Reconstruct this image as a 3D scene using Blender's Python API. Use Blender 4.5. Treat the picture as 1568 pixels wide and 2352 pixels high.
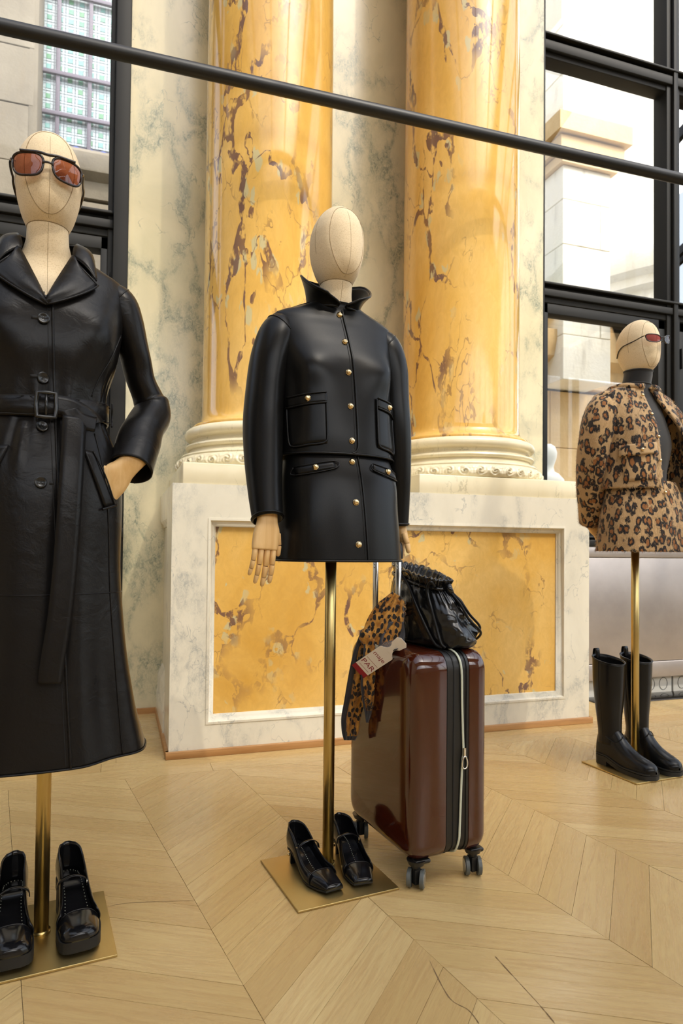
import bpy, bmesh, math, random
import numpy as np
from mathutils import Vector, Matrix, Quaternion
random.seed(7); rng = np.random.default_rng(7)
for o in list(bpy.data.objects): bpy.data.objects.remove(o)
scene = bpy.context.scene; COL = scene.collection
R_ = math.radians

# ------------------------------------------------------------------ camera
FPX = 1530.0; PITCH = .022; ROLL = .0100; YAW = R_(18.5); CAMH = .83
CU, CV = 784.0, 1263 - FPX*math.tan(PITCH)
FW = Vector((math.sin(YAW)*math.cos(PITCH), math.cos(YAW)*math.cos(PITCH), math.sin(PITCH)))
_r0 = Vector((math.cos(YAW), -math.sin(YAW), 0)); _u0 = _r0.cross(FW)
RT = _r0*math.cos(ROLL) + _u0*math.sin(ROLL); UP = _u0*math.cos(ROLL) - _r0*math.sin(ROLL)
CAMO = Vector((0, 0, CAMH))
def at_depth(u, v, d): return CAMO + (FW + RT*((u-CU)/FPX) - UP*((v-CV)/FPX))*d
def on_y(u, v, y):
    r = FW + RT*((u-CU)/FPX) - UP*((v-CV)/FPX); return CAMO + r*(y/r.y)
def to_px(p):
    q = Vector(p)-CAMO; z = q.dot(FW)
    return (CU+FPX*q.dot(RT)/z, CV-FPX*q.dot(UP)/z, z) if z > .05 else (-9999, -9999, z)
cd = bpy.data.cameras.new('camera'); cam = bpy.data.objects.new('camera', cd); COL.objects.link(cam)
cam.matrix_world = Matrix(((RT.x, UP.x, -FW.x, 0), (RT.y, UP.y, -FW.y, 0), (RT.z, UP.z, -FW.z, CAMH), (0, 0, 0, 1)))
cd.sensor_fit = 'VERTICAL'; cd.sensor_height = 36; cd.sensor_width = 24
cd.lens = FPX*36/2352; cd.shift_y = (CV-1176)/2352; cd.clip_start = .05
cd.dof.use_dof = True; cd.dof.focus_distance = 1.78; cd.dof.aperture_fstop = 5.6
scene.camera = cam

# ------------------------------------------------------------------ world, sun, exposure
SUN_DIR = Vector((-.34, .80, -1.0)).normalized()
w = bpy.data.worlds.new('sky'); scene.world = w; w.use_nodes = True
nt = w.node_tree; nt.nodes.clear()
sk = nt.nodes.new('ShaderNodeTexSky'); sk.sky_type = 'NISHITA'; sk.sun_disc = False
sk.sun_elevation = math.asin(-SUN_DIR.z); sk.sun_rotation = math.atan2(-SUN_DIR.x, -SUN_DIR.y)
sk.air_density = 1.0; sk.dust_density = 3.5; sk.ozone_density = .6
hs = nt.nodes.new('ShaderNodeHueSaturation'); hs.inputs['Saturation'].default_value = .55
bg = nt.nodes.new('ShaderNodeBackground'); bg.inputs['Strength'].default_value = 1.0
wo = nt.nodes.new('ShaderNodeOutputWorld')
nt.links.new(sk.outputs[0], hs.inputs['Color']); nt.links.new(hs.outputs[0], bg.inputs[0]); nt.links.new(bg.outputs[0], wo.inputs[0])
sl = bpy.data.lights.new('sun_offscreen', 'SUN'); sun = bpy.data.objects.new('sun_offscreen', sl); COL.objects.link(sun)
sl.energy = 2.3; sl.color = (1, .87, .70); sl.angle = R_(.6)
sun.rotation_euler = SUN_DIR.to_track_quat('-Z', 'Y').to_euler(); sun.location = (2, -6, 12)
scene.view_settings.view_transform = 'Standard'; scene.view_settings.look = 'None'
scene.view_settings.gamma = 1; scene.view_settings.use_curve_mapping = False
scene.view_settings.exposure = -.52

# ------------------------------------------------------------------ helpers
def srgb(r, g, b):
    f = lambda c: (c/255/12.92 if c/255 <= .04045 else ((c/255+.055)/1.055)**2.4)
    return (f(r), f(g), f(b), 1)
def mk(name, V, F, mat=None, parent=None, smooth=True, label=None, cat=None, group=None, kind=None, auto=None):
    me = bpy.data.meshes.new(name); me.from_pydata([tuple(map(float, v)) for v in V], [], [tuple(int(i) for i in f) for f in F]); me.validate()
    o = bpy.data.objects.new(name, me); COL.objects.link(o)
    bm = bmesh.new(); bm.from_mesh(me); bmesh.ops.recalc_face_normals(bm, faces=bm.faces); bm.to_mesh(me); bm.free()
    if smooth: me.polygons.foreach_set('use_smooth', [True]*len(me.polygons))
    if auto: 
        me.polygons.foreach_set('use_smooth', [True]*len(me.polygons)); me.set_sharp_from_angle(angle=R_(auto))
    if mat: me.materials.append(mat)
    if parent: o.parent = parent
    tag(o, label, cat, group, kind); return o
def tag(o, label=None, cat=None, group=None, kind=None):
    if label: o['label'] = label
    if cat: o['category'] = cat
    if group: o['group'] = group
    if kind: o['kind'] = kind
    return o
def thing(name, label, cat, loc=(0, 0, 0), rz=0, group=None):
    o = bpy.data.objects.new(name, None); COL.objects.link(o); o.empty_display_size = .1
    o.location = loc; o.rotation_euler = (0, 0, rz); return tag(o, label, cat, group)
def solidify(o, t, off=-1):
    m = o.modifiers.new('thickness', 'SOLIDIFY'); m.thickness = t; m.offset = off; return o
def subd(o, n=1):
    m = o.modifiers.new('smooth', 'SUBSURF'); m.levels = n; m.render_levels = n; return o
def bevel(o, wd, seg=2):
    m = o.modifiers.new('bevel', 'BEVEL'); m.width = wd; m.segments = seg; m.limit_method = 'ANGLE'; return o
def box_vf(x0, x1, y0, y1, z0, z1):
    V = [(x, y, z) for z in (z0, z1) for y in (y0, y1) for x in (x0, x1)]
    return V, [(0, 2, 3, 1), (4, 5, 7, 6), (0, 1, 5, 4), (2, 6, 7, 3), (0, 4, 6, 2), (1, 3, 7, 5)]
def join(*parts):
    V, F = [], []
    for v, f in parts:
        n = len(V); V += list(v); F += [tuple(i+n for i in q) for q in f]
    return V, F
def box(name, a, mat, parent=None, bev=0, **k):
    o = mk(name, *box_vf(*a), mat, parent, smooth=False, **k)
    if bev: bevel(o, bev); o.data.polygons.foreach_set('use_smooth', [True]*len(o.data.polygons))
    return o
def grid_faces(nu, nv, cu=False, cv=False):
    F = []
    for i in range(nu if cu else nu-1):
        for j in range(nv if cv else nv-1):
            a, b = i*nv+j, ((i+1) % nu)*nv+j; c, d = ((i+1) % nu)*nv+(j+1) % nv, i*nv+(j+1) % nv
            F.append((a, b, c, d))
    return F
def lathe_vf(prof, n=48, cx=0, cy=0, a0=0, a1=2*math.pi, fn=None):
    full = abs(a1-a0-2*math.pi) < 1e-6; V = []
    m = n if full else n+1
    for i in range(m):
        a = a0+(a1-a0)*i/n
        for r, z in prof:
            if fn: r, z = fn(a, r, z)
            V.append((cx+r*math.cos(a), cy+r*math.sin(a), z))
    return V, grid_faces(m, len(prof), full)
def crv(pts, n=8, closed=False):
    """Catmull-Rom through points"""
    P = [np.array(p, float) for p in pts]; N = len(P); out = []
    rngi = range(N if closed else N-1)
    for i in rngi:
        if closed: p0, p1, p2, p3 = P[(i-1) % N], P[i], P[(i+1) % N], P[(i+2) % N]
        else: p0, p1, p2, p3 = P[max(i-1, 0)], P[i], P[i+1], P[min(i+2, N-1)]
        for j in range(n):
            t = j/n
            out.append(.5*((2*p1)+(-p0+p2)*t+(2*p0-5*p1+4*p2-p3)*t*t+(-p0+3*p1-3*p2+p3)*t**3))
    if not closed: out.append(P[-1])
    return out
def frames(P, ref=(0, 0, 1), closed=False):
    P = np.array(P, float); T = np.gradient(P, axis=0)
    if closed: T = np.roll(P, -1, 0)-np.roll(P, 1, 0)
    T /= (np.linalg.norm(T, axis=1)[:, None]+1e-12)
    r = np.array(ref, float)
    if abs(T[0]@r) > .95: r = np.array([1., 0, 0]) if abs(T[0][0]) < .9 else np.array([0, 1., 0])
    A = []; a = r-T[0]*(r@T[0]); a /= np.linalg.norm(a)
    for t in T:
        a = a-t*(a@t); a = a/np.linalg.norm(a); A.append(a.copy())
    A = np.array(A); return P, T, A, np.cross(T, A)
def tube_vf(pts, r, n=8, closed=False, caps=True, ref=(0, 0, 1), flat=None, fn=None):
    """r: number, list, or list of (ra, rb) along ref axis / binormal"""
    P, T, A, B = frames(pts, ref, closed); m = len(P); V = []
    for i in range(m):
        rr = r[i] if hasattr(r, '__len__') else r
        ra, rb = rr if hasattr(rr, '__len__') else (rr, rr if flat is None else rr*flat)
        for j in range(n):
            a = 2*math.pi*j/n; k = 1+(fn(i/(m-1), a) if fn else 0)
            V.append(P[i]+A[i]*ra*k*math.cos(a)+B[i]*rb*k*math.sin(a))
    F = grid_faces(m, n, closed, True)
    if caps and not closed:
        F += [tuple(range(n))[::-1], tuple((m-1)*n+j for j in range(n))]
    return V, F
def tube(name, pts, r, mat, parent=None, n=8, closed=False, ref=(0, 0, 1), flat=None, fn=None, caps=True, **k):
    return mk(name, *tube_vf(pts, r, n, closed, caps, ref, flat, fn), mat, parent, **k)
def sphere_vf(c, r, nu=10, nv=6, sc=(1, 1, 1), q=None):
    V = []; c = np.array(c, float)
    for i in range(nv+1):
        p = math.pi*i/nv
        for j in range(nu):
            t = 2*math.pi*j/nu
            v = Vector((math.sin(p)*math.cos(t)*sc[0]*r, math.sin(p)*math.sin(t)*sc[1]*r, math.cos(p)*sc[2]*r))
            if q: v = q @ v
            V.append(c+np.array(v))
    return V, grid_faces(nv+1, nu, False, True)
def prism_vf(poly, y0, y1, ax='y'):
    n = len(poly)
    f = {'y': lambda a, b, d: (a, d, b), 'z': lambda a, b, d: (a, b, d), 'x': lambda a, b, d: (d, a, b)}[ax]
    V = [f(a, b, y0) for a, b in poly]+[f(a, b, y1) for a, b in poly]
    return V, [tuple(range(n)), tuple(range(2*n-1, n-1, -1))]+[(i, (i+1) % n, n+(i+1) % n, n+i) for i in range(n)]
def text_obj(name, s, size, mat, parent, M, ext=.0001, xs=1):
    c = bpy.data.curves.new(name, 'FONT'); c.body = s; c.size = size; c.extrude = ext; c.align_x = 'CENTER'; c.align_y = 'CENTER'; c.resolution_u = 4
    t = bpy.data.objects.new(name, c); COL.objects.link(t); bpy.context.view_layer.update()
    me = bpy.data.meshes.new_from_object(t.evaluated_get(bpy.context.evaluated_depsgraph_get()))
    bpy.data.objects.remove(t)
    o = bpy.data.objects.new(name, me); COL.objects.link(o); me.materials.clear(); me.materials.append(mat)
    o.parent = parent; me.transform(M @ Matrix.Diagonal((xs, 1, 1, 1))); return o

# ------------------------------------------------------------------ materials
class NT:
    def __init__(s, name):
        s.m = bpy.data.materials.new(name); s.m.use_nodes = True; s.t = s.m.node_tree; s.b = s.t.nodes['Principled BSDF']
        s.out = s.t.nodes['Material Output']
    def n(s, typ, **k):
        nd = s.t.nodes.new(typ)
        for a, v in k.items():
            if a.startswith('i_'): nd.inputs[a[2:].replace('_', ' ')].default_value = v
            else: setattr(nd, a, v)
        return nd
    def l(s, a, b): s.t.links.new(a, b)
    def coord(s, scale=(1, 1, 1), kind='Object', rot=(0, 0, 0)):
        tc = s.n('ShaderNodeTexCoord'); mp = s.n('ShaderNodeMapping'); mp.inputs['Scale'].default_value = scale; mp.inputs['Rotation'].default_value = rot
        s.l(tc.outputs[kind], mp.inputs[0]); return mp.outputs[0]
    def pos(s, scale=(1, 1, 1), rot=(0, 0, 0)):
        g = s.n('ShaderNodeNewGeometry'); mp = s.n('ShaderNodeMapping'); mp.inputs['Scale'].default_value = scale; mp.inputs['Rotation'].default_value = rot
        s.l(g.outputs['Position'], mp.inputs[0]); return mp.outputs[0]
    def noise(s, vec, scale, detail=4, rough=.55, dist=0):
        nd = s.n('ShaderNodeTexNoise'); nd.inputs['Scale'].default_value = scale; nd.inputs['Detail'].default_value = detail
        nd.inputs['Roughness'].default_value = rough; nd.inputs['Distortion'].default_value = dist; s.l(vec, nd.inputs['Vector']); return nd
    def ramp(s, fac, stops, interp='LINEAR'):
        r = s.n('ShaderNodeValToRGB'); e = r.color_ramp.elements; r.color_ramp.interpolation = interp
        while len(e) < len(stops): e.new(.5)
        for q, (p, c) in zip(e, stops): q.position = p; q.color = c if hasattr(c, '__len__') else (c, c, c, 1)
        s.l(fac, r.inputs[0]); return r.outputs[0]
    def mix(s, f, a, b, mode='MIX'):
        m = s.n('ShaderNodeMix', data_type='RGBA', blend_type=mode)
        for v, i in ((f, 0), (a, 6), (b, 7)):
            if hasattr(v, 'links'): s.l(v, m.inputs[i])
            else: m.inputs[i].default_value = v
        return m.outputs[2]
    def math(s, op, a, b=0.):
        m = s.n('ShaderNodeMath', operation=op)
        for v, i in ((a, 0), (b, 1)):
            if hasattr(v, 'links'): s.l(v, m.inputs[i])
            else: m.inputs[i].default_value = v
        return m.outputs[0]
    def warp(s, vec, scale, amt, detail=3):
        nz = s.noise(vec, scale, detail); v1 = s.n('ShaderNodeVectorMath', operation='SUBTRACT'); s.l(nz.outputs['Color'], v1.inputs[0]); v1.inputs[1].default_value = (.5, .5, .5)
        v2 = s.n('ShaderNodeVectorMath', operation='SCALE'); s.l(v1.outputs[0], v2.inputs[0]); v2.inputs['Scale'].default_value = amt
        v3 = s.n('ShaderNodeVectorMath', operation='ADD'); s.l(vec, v3.inputs[0]); s.l(v2.outputs[0], v3.inputs[1]); return v3.outputs[0]
    def vor(s, vec, scale, feat='F1', rand=1.):
        v = s.n('ShaderNodeTexVoronoi', feature=feat); v.inputs['Scale'].default_value = scale; v.inputs['Randomness'].default_value = rand; s.l(vec, v.inputs['Vector']); return v
    def bump(s, h, strength=.2, dist=.002):
        b = s.n('ShaderNodeBump'); b.inputs['Strength'].default_value = strength; b.inputs['Distance'].default_value = dist
        s.l(h, b.inputs['Height']); s.l(b.outputs[0], s.b.inputs['Normal'])
    def col(s, c):
        if hasattr(c, 'links'): s.l(c, s.b.inputs['Base Color'])
        else: s.b.inputs['Base Color'].default_value = c
    def set(s, **k):
        for a, v in k.items(): s.b.inputs[a.replace('_', ' ')].default_value = v
def plain(name, c, rough=.5, metal=0., **k):
    t = NT(name); t.col(c); t.set(Roughness=rough, Metallic=metal, **k); return t.m
def marble_yellow(name, stretch=.55, off=(0, 0, 0), dens=.5, hue=0):
    t = NT(name); v0 = t.pos((1, 1, stretch)); 
    ad = t.n('ShaderNodeVectorMath', operation='ADD'); t.l(v0, ad.inputs[0]); ad.inputs[1].default_value = off; v = ad.outputs[0]
    base = t.ramp(t.noise(v, 2.2, 5, .6, .6).outputs[0], [(.25, srgb(210, 160, 72)), (.45, srgb(226, 180, 94)), (.62, srgb(232, 192, 116)), (.8, srgb(218, 168, 72))])
    fine = t.ramp(t.noise(v, 26, 6, .7, 1.5).outputs[0], [(.38, 0.), (.62, 1.)])
    base = t.mix(t.math('MULTIPLY', fine, .26), base, srgb(192, 150, 76))
    # pale grey-green inclusions next to the veins
    wv = t.warp(t.warp(v, 3.0, .55), 14, .07)
    e = t.vor(wv, 4.2, 'DISTANCE_TO_EDGE').outputs['Distance']
    patch = t.ramp(t.noise(v, 2.6, 3, .6).outputs[0], [(dens-.03, 0.), (dens+.09, 1.)])
    wid = t.ramp(t.noise(v, 8, 3, .6).outputs[0], [(.40, .006), (.58, .06), (.72, .11)])
    near = t.math('LESS_THAN', e, .12)
    inc = t.ramp(t.vor(t.warp(v, 22, .05), 17).outputs['Distance'], [(.26, 1.), (.33, 0.)])
    incm = t.math('MULTIPLY', t.math('MULTIPLY', near, inc), patch)
    c1 = t.mix(t.math('MULTIPLY', incm, .8), base, srgb(196, 190, 150))
    vein = t.math('MULTIPLY', t.math('LESS_THAN', e, wid), patch)
    brk = t.ramp(t.noise(v, 34, 3, .6).outputs[0], [(.40, 0.), (.50, 1.)])
    vein = t.math('MULTIPLY', vein, brk)
    vc = t.ramp(t.noise(v, 9, 2).outputs[0], [(.4, srgb(104, 76, 74)), (.6, srgb(126, 92, 72))]); c2 = t.mix(t.math('MULTIPLY', vein, .92), c1, vc)
    # hair thin lines
    e2 = t.vor(t.warp(t.warp(v, 5, .4), 20, .06), 7.5, 'DISTANCE_TO_EDGE').outputs['Distance']
    p2 = t.ramp(t.noise(v, 4.2, 3, .6).outputs[0], [(.53, 0.), (.62, 1.)])
    hair = t.math('MULTIPLY', t.math('LESS_THAN', e2, .016), p2)
    c3 = t.mix(t.math('MULTIPLY', hair, .62), c2, srgb(128, 96, 70))
    t.col(c3); t.set(Roughness=.11, Specular_IOR_Level=.5, Coat_Weight=.15, Coat_Roughness=.08)
    t.bump(t.noise(v, 30, 3).outputs[0], .03, .002); return t.m
def marble_white(name, base=(222, 214, 188), base2=(206, 200, 174), vein=(140, 148, 138), sc=1., dens=.5, rot=.35, amt=.7):
    t = NT(name); v = t.pos((sc, sc, sc*.6), rot=(0, rot, 0))
    b = t.ramp(t.noise(v, 2.4, 5, .6, .8).outputs[0], [(.3, srgb(*base2)), (.65, srgb(*base))])
    wv = t.warp(t.warp(v, 2.4, .7), 11, .12, 5)
    e = t.vor(wv, 2.6, 'DISTANCE_TO_EDGE').outputs['Distance']
    soft = t.ramp(e, [(0., 1.), (.09, .25), (.2, 0.)])
    patch = t.ramp(t.noise(v, 3.2, 4, .65).outputs[0], [(dens-.05, 0.), (dens+.12, 1.)])
    grain = t.ramp(t.noise(v, 46, 5, .75, 2).outputs[0], [(.40, 0.), (.62, 1.)])
    m = t.math('MULTIPLY', t.math('MULTIPLY', soft, patch), t.math('ADD', t.math('MULTIPLY', grain, .75), .25))
    c = t.mix(t.math('MULTIPLY', m, amt), b, srgb(*vein))
    e2 = t.vor(t.warp(t.warp(v, 4, .5), 16, .1), 5.5, 'DISTANCE_TO_EDGE').outputs['Distance']
    p2 = t.ramp(t.noise(v, 5, 3).outputs[0], [(.52, 0.), (.6, 1.)])
    c = t.mix(t.math('MULTIPLY', t.math('MULTIPLY', t.math('LESS_THAN', e2, .012), p2), .5), c, srgb(*vein))
    t.col(c); t.set(Roughness=.22, Specular_IOR_Level=.5); t.bump(t.noise(v, 40, 4).outputs[0], .04, .002); return t.m
def leather(name, c=(.0052, .0050, .0048, 1), rough=.36, grain=420, gs=.12, crease=0., coat=0., cs=16):
    t = NT(name); v = t.coord(); t.col(c); t.set(Roughness=rough, Specular_IOR_Level=.21, Coat_Weight=coat, Coat_Roughness=.12)
    h = t.noise(v, grain, 3, .6).outputs[0]
    if crease:
        h2 = t.noise(t.warp(v, 9, .12), cs, 4, .55, .6).outputs[0]; h = t.math('ADD', t.math('MULTIPLY', h, .08), t.math('MULTIPLY', h2, crease))
    t.bump(h, gs, .004)
    return t.m
def wood(name, c1, c2, axis=2, sc=60, rough=.45):
    t = NT(name); s = [sc, sc, sc]; s[axis] = sc*.06; v = t.coord(tuple(s))
    t.col(t.mix(t.ramp(t.noise(v, 1.3, 4, .6, .5).outputs[0], [(.35, 0.), (.65, 1.)]), srgb(*c1), srgb(*c2))); t.set(Roughness=rough); return t.m
def leopard(name, bgc, inner, dark, scale, stretch=(1, 1, .72), rosette=True, rough=.8, sheen=.5):
    t = NT(name); v = t.coord(stretch); wv = t.warp(v, scale*1.1, .55/scale); 
    vr = t.vor(wv, scale, 'F1', .85); d = vr.outputs['Distance']
    nz = t.noise(v, scale*2.4, 3, .6).outputs[0]; dd = t.math('ADD', d, t.math('MULTIPLY', t.math('SUBTRACT', nz, .5), .42))
    if rosette:
        inn = t.ramp(dd, [(.30, 1.), (.36, 0.)]); ring = t.ramp(dd, [(.24, 0.), (.30, 1.), (.50, 1.), (.56, 0.)])
        brk = t.ramp(t.noise(v, scale*1.25, 2).outputs[0], [(.37, 0.), (.43, 1.)]); ring = t.math('MULTIPLY', ring, brk)
        b = t.mix(t.ramp(t.noise(v, 6, 3).outputs[0], [(.3, 0.), (.7, 1.)]), srgb(*bgc), srgb(*[int(c*.86) for c in bgc]))
        c = t.mix(inn, b, srgb(*inner)); c = t.mix(ring, c, srgb(*dark))
    else:
        b = t.mix(t.ramp(t.noise(v, scale*.7, 4, .6).outputs[0], [(.35, 0.), (.6, 1.)]), srgb(*bgc), srgb(*inner))
        c = t.mix(t.ramp(dd, [(.43, 1.), (.47, 0.)]), b, srgb(*dark))
    t.col(c); t.set(Roughness=rough, Sheen_Weight=sheen, Sheen_Roughness=.5, Specular_IOR_Level=.25)
    t.bump(t.noise(v, 260, 3).outputs[0], .4, .003); return t.m

M = {}
M['col_yellow'] = marble_yellow('yellow marble column', .42, (3.1, 1.7, .4), .455)
M['panel_yellow'] = marble_yellow('yellow marble panel', .7, (9.2, 4.4, 2.2), .50)
M['wall_marble'] = marble_white('pale wall marble', (220, 210, 176), (204, 196, 162), (118, 130, 118), 1.2, .43, .2, .95)
M['ped_marble'] = marble_white('white pedestal marble', (230, 224, 206), (218, 212, 194), (150, 154, 152), 1.5, .46, .7, .75)
M['base_marble'] = marble_white('cream base marble', (232, 222, 192), (222, 210, 176), (176, 168, 138), 1.3, .56, .1, .5)
M['black_metal'] = plain('black window metal', srgb(27, 27, 26), .55, 0., Specular_IOR_Level=.3)
M['rail'] = plain('black rail', srgb(22, 22, 23), .42, 0., Specular_IOR_Level=.4)
M['leather'] = leather('black smooth leather', rough=.30, gs=.045)
M['coat'] = leather('black creased leather', (.0075, .0066, .0062, 1), .31, 300, .55, .9, 0, 13)
M['patent'] = leather('black crinkled patent', (.006, .006, .0062, 1), .16, 200, .55, 1.0, .6, 42)
M['shoe'] = leather('black polished shoe leather', (.006, .006, .007, 1), .17, 300, .03, 0, .4)
M['boot'] = leather('black boot leather', (.007, .0068, .0068, 1), .24, 300, .06, 0, .1)
M['black_in'] = plain('black lining', srgb(16, 15, 15), .75)
M['rubber'] = plain('black rubber', srgb(20, 20, 20), .6)
M['brass'] = plain('brushed brass', (.58, .44, .18, 1), .30, 1.)
def brushed():
    t = NT('brushed brass plate'); v = t.coord((1, 1, 1)); t.set(Metallic=1., Roughness=.42)
    t.col(t.mix(t.ramp(t.noise(v, 5, 4).outputs[0], [(.3, 0.), (.7, 1.)]), (.48, .36, .14, 1), (.56, .43, .19, 1)))
    v2 = t.coord((300, 6, 6)); t.bump(t.noise(v2, 3, 2).outputs[0], .06, .001); return t.m
M['brass_plate'] = brushed()
M['gold'] = plain('polished pale gold', (.83, .64, .36, 1), .12, 1.)
M['silver'] = plain('polished steel', (.8, .78, .74, 1), .16, 1.)
M['alu'] = plain('satin aluminium', (.62, .62, .60, 1), .34, 1.)
def linen():
    t = NT('cream linen'); v = t.coord(); a = t.noise(t.coord((900, 900, 240)), 1, 2).outputs[0]; b = t.noise(t.coord((240, 240, 900)), 1, 2).outputs[0]
    h = t.math('ADD', a, b); t.col(t.mix(t.ramp(h, [(.8, 0.), (1.2, 1.)]), srgb(206, 184, 148), srgb(224, 204, 170))); t.set(Roughness=.85, Sheen_Weight=.15, Specular_IOR_Level=.2)
    t.bump(h, .25, .0008); return t.m
M['linen'] = linen()
M['seam'] = plain('linen seam', srgb(150, 128, 96), .9)
M['hand_wood'] = wood('beech hand wood', (232, 194, 136), (216, 172, 110), 2, 55, .42)
M['joint'] = plain('hand joint pin in shadow brown', srgb(110, 74, 38), .7)  # dark brown paints the shadow gaps between finger segments
M['oak_strip'] = wood('oak skirting', (186, 140, 88), (160, 114, 66), 0, 40, .4)
M['leo_fur'] = leopard('leopard fur', (192, 158, 112), (146, 94, 48), (34, 27, 24), 43, (1, 1, .62), True, .75, .25)
M['leo_scarf'] = leopard('leopard silk', (206, 150, 66), (150, 96, 30), (30, 24, 22), 80, (1, 1, .72), False, .45, .3)
M['knit'] = plain('black fine knit', srgb(20, 20, 22), .85, Sheen_Weight=.3)
M['white_card'] = plain('white card', srgb(236, 228, 220), .5)
M['red_card'] = plain('dark red print', srgb(150, 16, 40), .5)
M['print_red'] = plain('red lettering', srgb(140, 22, 44), .55)
M['print_black'] = plain('black lettering', srgb(24, 20, 20), .55)
M['scarf_edge'] = plain('charcoal silk', srgb(44, 42, 46), .5, Sheen_Weight=.3)
def case_mat():
    t = NT('glossy burgundy shell'); t.col(srgb(64, 24, 10)); t.set(Roughness=.12, Coat_Weight=.5, Coat_Roughness=.03, Specular_IOR_Level=.6)
    t.bump(t.noise(t.coord(), 900, 2).outputs[0], .03, .0006); return t.m
M['case'] = case_mat()
M['case_black'] = plain('black zip tape', srgb(22, 22, 22), .4)
M['zip'] = plain('pale zip', srgb(196, 200, 180), .45)
M['wheel_grey'] = plain('grey wheel rubber', srgb(84, 88, 86), .45)
M['white_stone'] = plain('white plaster', srgb(225, 225, 222), .6)
def pane(name, tint=(1, 1, 1, 1), ior=1.45, rough=0.):
    t = NT(name); t.t.nodes.remove(t.b); f = t.n('ShaderNodeFresnel'); f.inputs[0].default_value = ior
    a = t.n('ShaderNodeBsdfTransparent'); a.inputs[0].default_value = tint; g = t.n('ShaderNodeBsdfGlossy'); g.inputs['Roughness'].default_value = rough
    m = t.n('ShaderNodeMixShader'); t.l(f.outputs[0], m.inputs[0]); t.l(a.outputs[0], m.inputs[1]); t.l(g.outputs[0], m.inputs[2]); t.l(m.outputs[0], t.out.inputs[0]); return t.m
M['pane'] = pane('window glass', (.96, .98, .97, 1))
M['roof_pane'] = pane('roof glass', (.60, .61, .60, 1)); M['fill_pane'] = pane('tinted fill-light glass', (.60, .61, .60, 1))  # tinted to dim the light through glazing out of view
M['lens_brown'] = pane('brown sunglass lens', (.42, .16, .10, 1), 1.6)
M['lens_red'] = pane('red sunglass lens', (.36, .10, .13, 1), 1.6)
M['tortoise'] = plain('dark tortoiseshell', srgb(30, 17, 12), .15)
def stone(name, a, b, s=2.):
    t = NT(name); v = t.coord(); n1 = t.noise(v, s, 6, .65, .4).outputs[0]; st = t.noise(t.coord((3, 3, .5)), 2, 5, .7).outputs[0]
    c = t.mix(t.ramp(n1, [(.3, 0.), (.7, 1.)]), srgb(*a), srgb(*b)); c = t.mix(t.ramp(st, [(.55, 0.), (.75, .35)]), c, srgb(120, 108, 88))
    t.col(c); t.set(Roughness=.85); t.bump(t.noise(v, 24, 5, .7).outputs[0], .5, .01); return t.m
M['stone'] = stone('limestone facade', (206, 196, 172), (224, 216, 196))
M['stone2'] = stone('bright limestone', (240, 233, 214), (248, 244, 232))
M['stone_shaded'] = stone('limestone in painted shade', (108, 100, 86), (128, 120, 104))  # limestone darkened so the left facade reads as shaded
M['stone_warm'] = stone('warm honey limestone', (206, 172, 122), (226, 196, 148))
M['slate'] = stone('slate roofing', (112, 116, 124), (140, 144, 150), 6)
M['verdigris'] = plain('verdigris bronze', srgb(150, 184, 168), .7)
def oak():
    t = NT('oak parquet'); oi = t.n('ShaderNodeObjectInfo'); tc = t.n('ShaderNodeTexCoord')
    ad = t.n('ShaderNodeVectorMath', operation='ADD'); mu = t.n('ShaderNodeVectorMath', operation='SCALE'); cb = t.n('ShaderNodeCombineXYZ')
    t.l(oi.outputs['Random'], cb.inputs[0]); t.l(oi.outputs['Random'], cb.inputs[1]); t.l(cb.outputs[0], mu.inputs[0]); mu.inputs['Scale'].default_value = 37.
    t.l(tc.outputs['UV'], ad.inputs[0]); t.l(mu.outputs[0], ad.inputs[1]); v = ad.outputs[0]
    mp = t.n('ShaderNodeMapping'); t.l(v, mp.inputs[0]); mp.inputs['Scale'].default_value = (1.6, 26, 1)
    g = t.noise(mp.outputs[0], 3.2, 5, .62, 1.2).outputs[0]
    mp2 = t.n('ShaderNodeMapping'); t.l(v, mp2.inputs[0]); mp2.inputs['Scale'].default_value = (6, 160, 1)
    g2 = t.noise(mp2.outputs[0], 3, 3, .6).outputs[0]
    base = t.ramp(oi.outputs['Random'], [(0., srgb(194, 166, 112)), (.35, srgb(204, 178, 124)), (.7, srgb(188, 158, 104)), (1., srgb(210, 185, 132))])
    c = t.mix(t.math('MULTIPLY', t.ramp(g, [(.35, 0.), (.68, 1.)]), .38), base, srgb(166, 126, 80))
    c = t.mix(t.math('MULTIPLY', t.ramp(g2, [(.5, 0.), (.68, 1.)]), .22), c, srgb(150, 112, 72))
    wv = t.coord((1, 1, 1)); 
    t.col(c); t.set(Specular_IOR_Level=.42)
    rg = t.ramp(g, [(.3, .20), (.7, .32)]); t.l(rg, t.b.inputs['Roughness']); t.bump(g2, .06, .0006); return t.m
M['oak'] = oak()
M['joint_dark'] = plain('parquet joint', srgb(96, 70, 42), .8)
M['panel_metal'] = None
def zinc():
    t = NT('satin zinc cover'); v = t.coord(); t.set(Metallic=.75, Roughness=.42)
    t.col(t.mix(t.ramp(t.noise(v, 3, 5, .6).outputs[0], [(.3, 0.), (.7, 1.)]), srgb(164, 158, 156), srgb(186, 180, 178))); return t.m
M['panel_metal'] = zinc()
M['tile'] = plain('white ceramic tile', srgb(226, 224, 216), .2)
M['plaster'] = plain('warm white plaster', srgb(226, 216, 196), .8)
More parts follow.
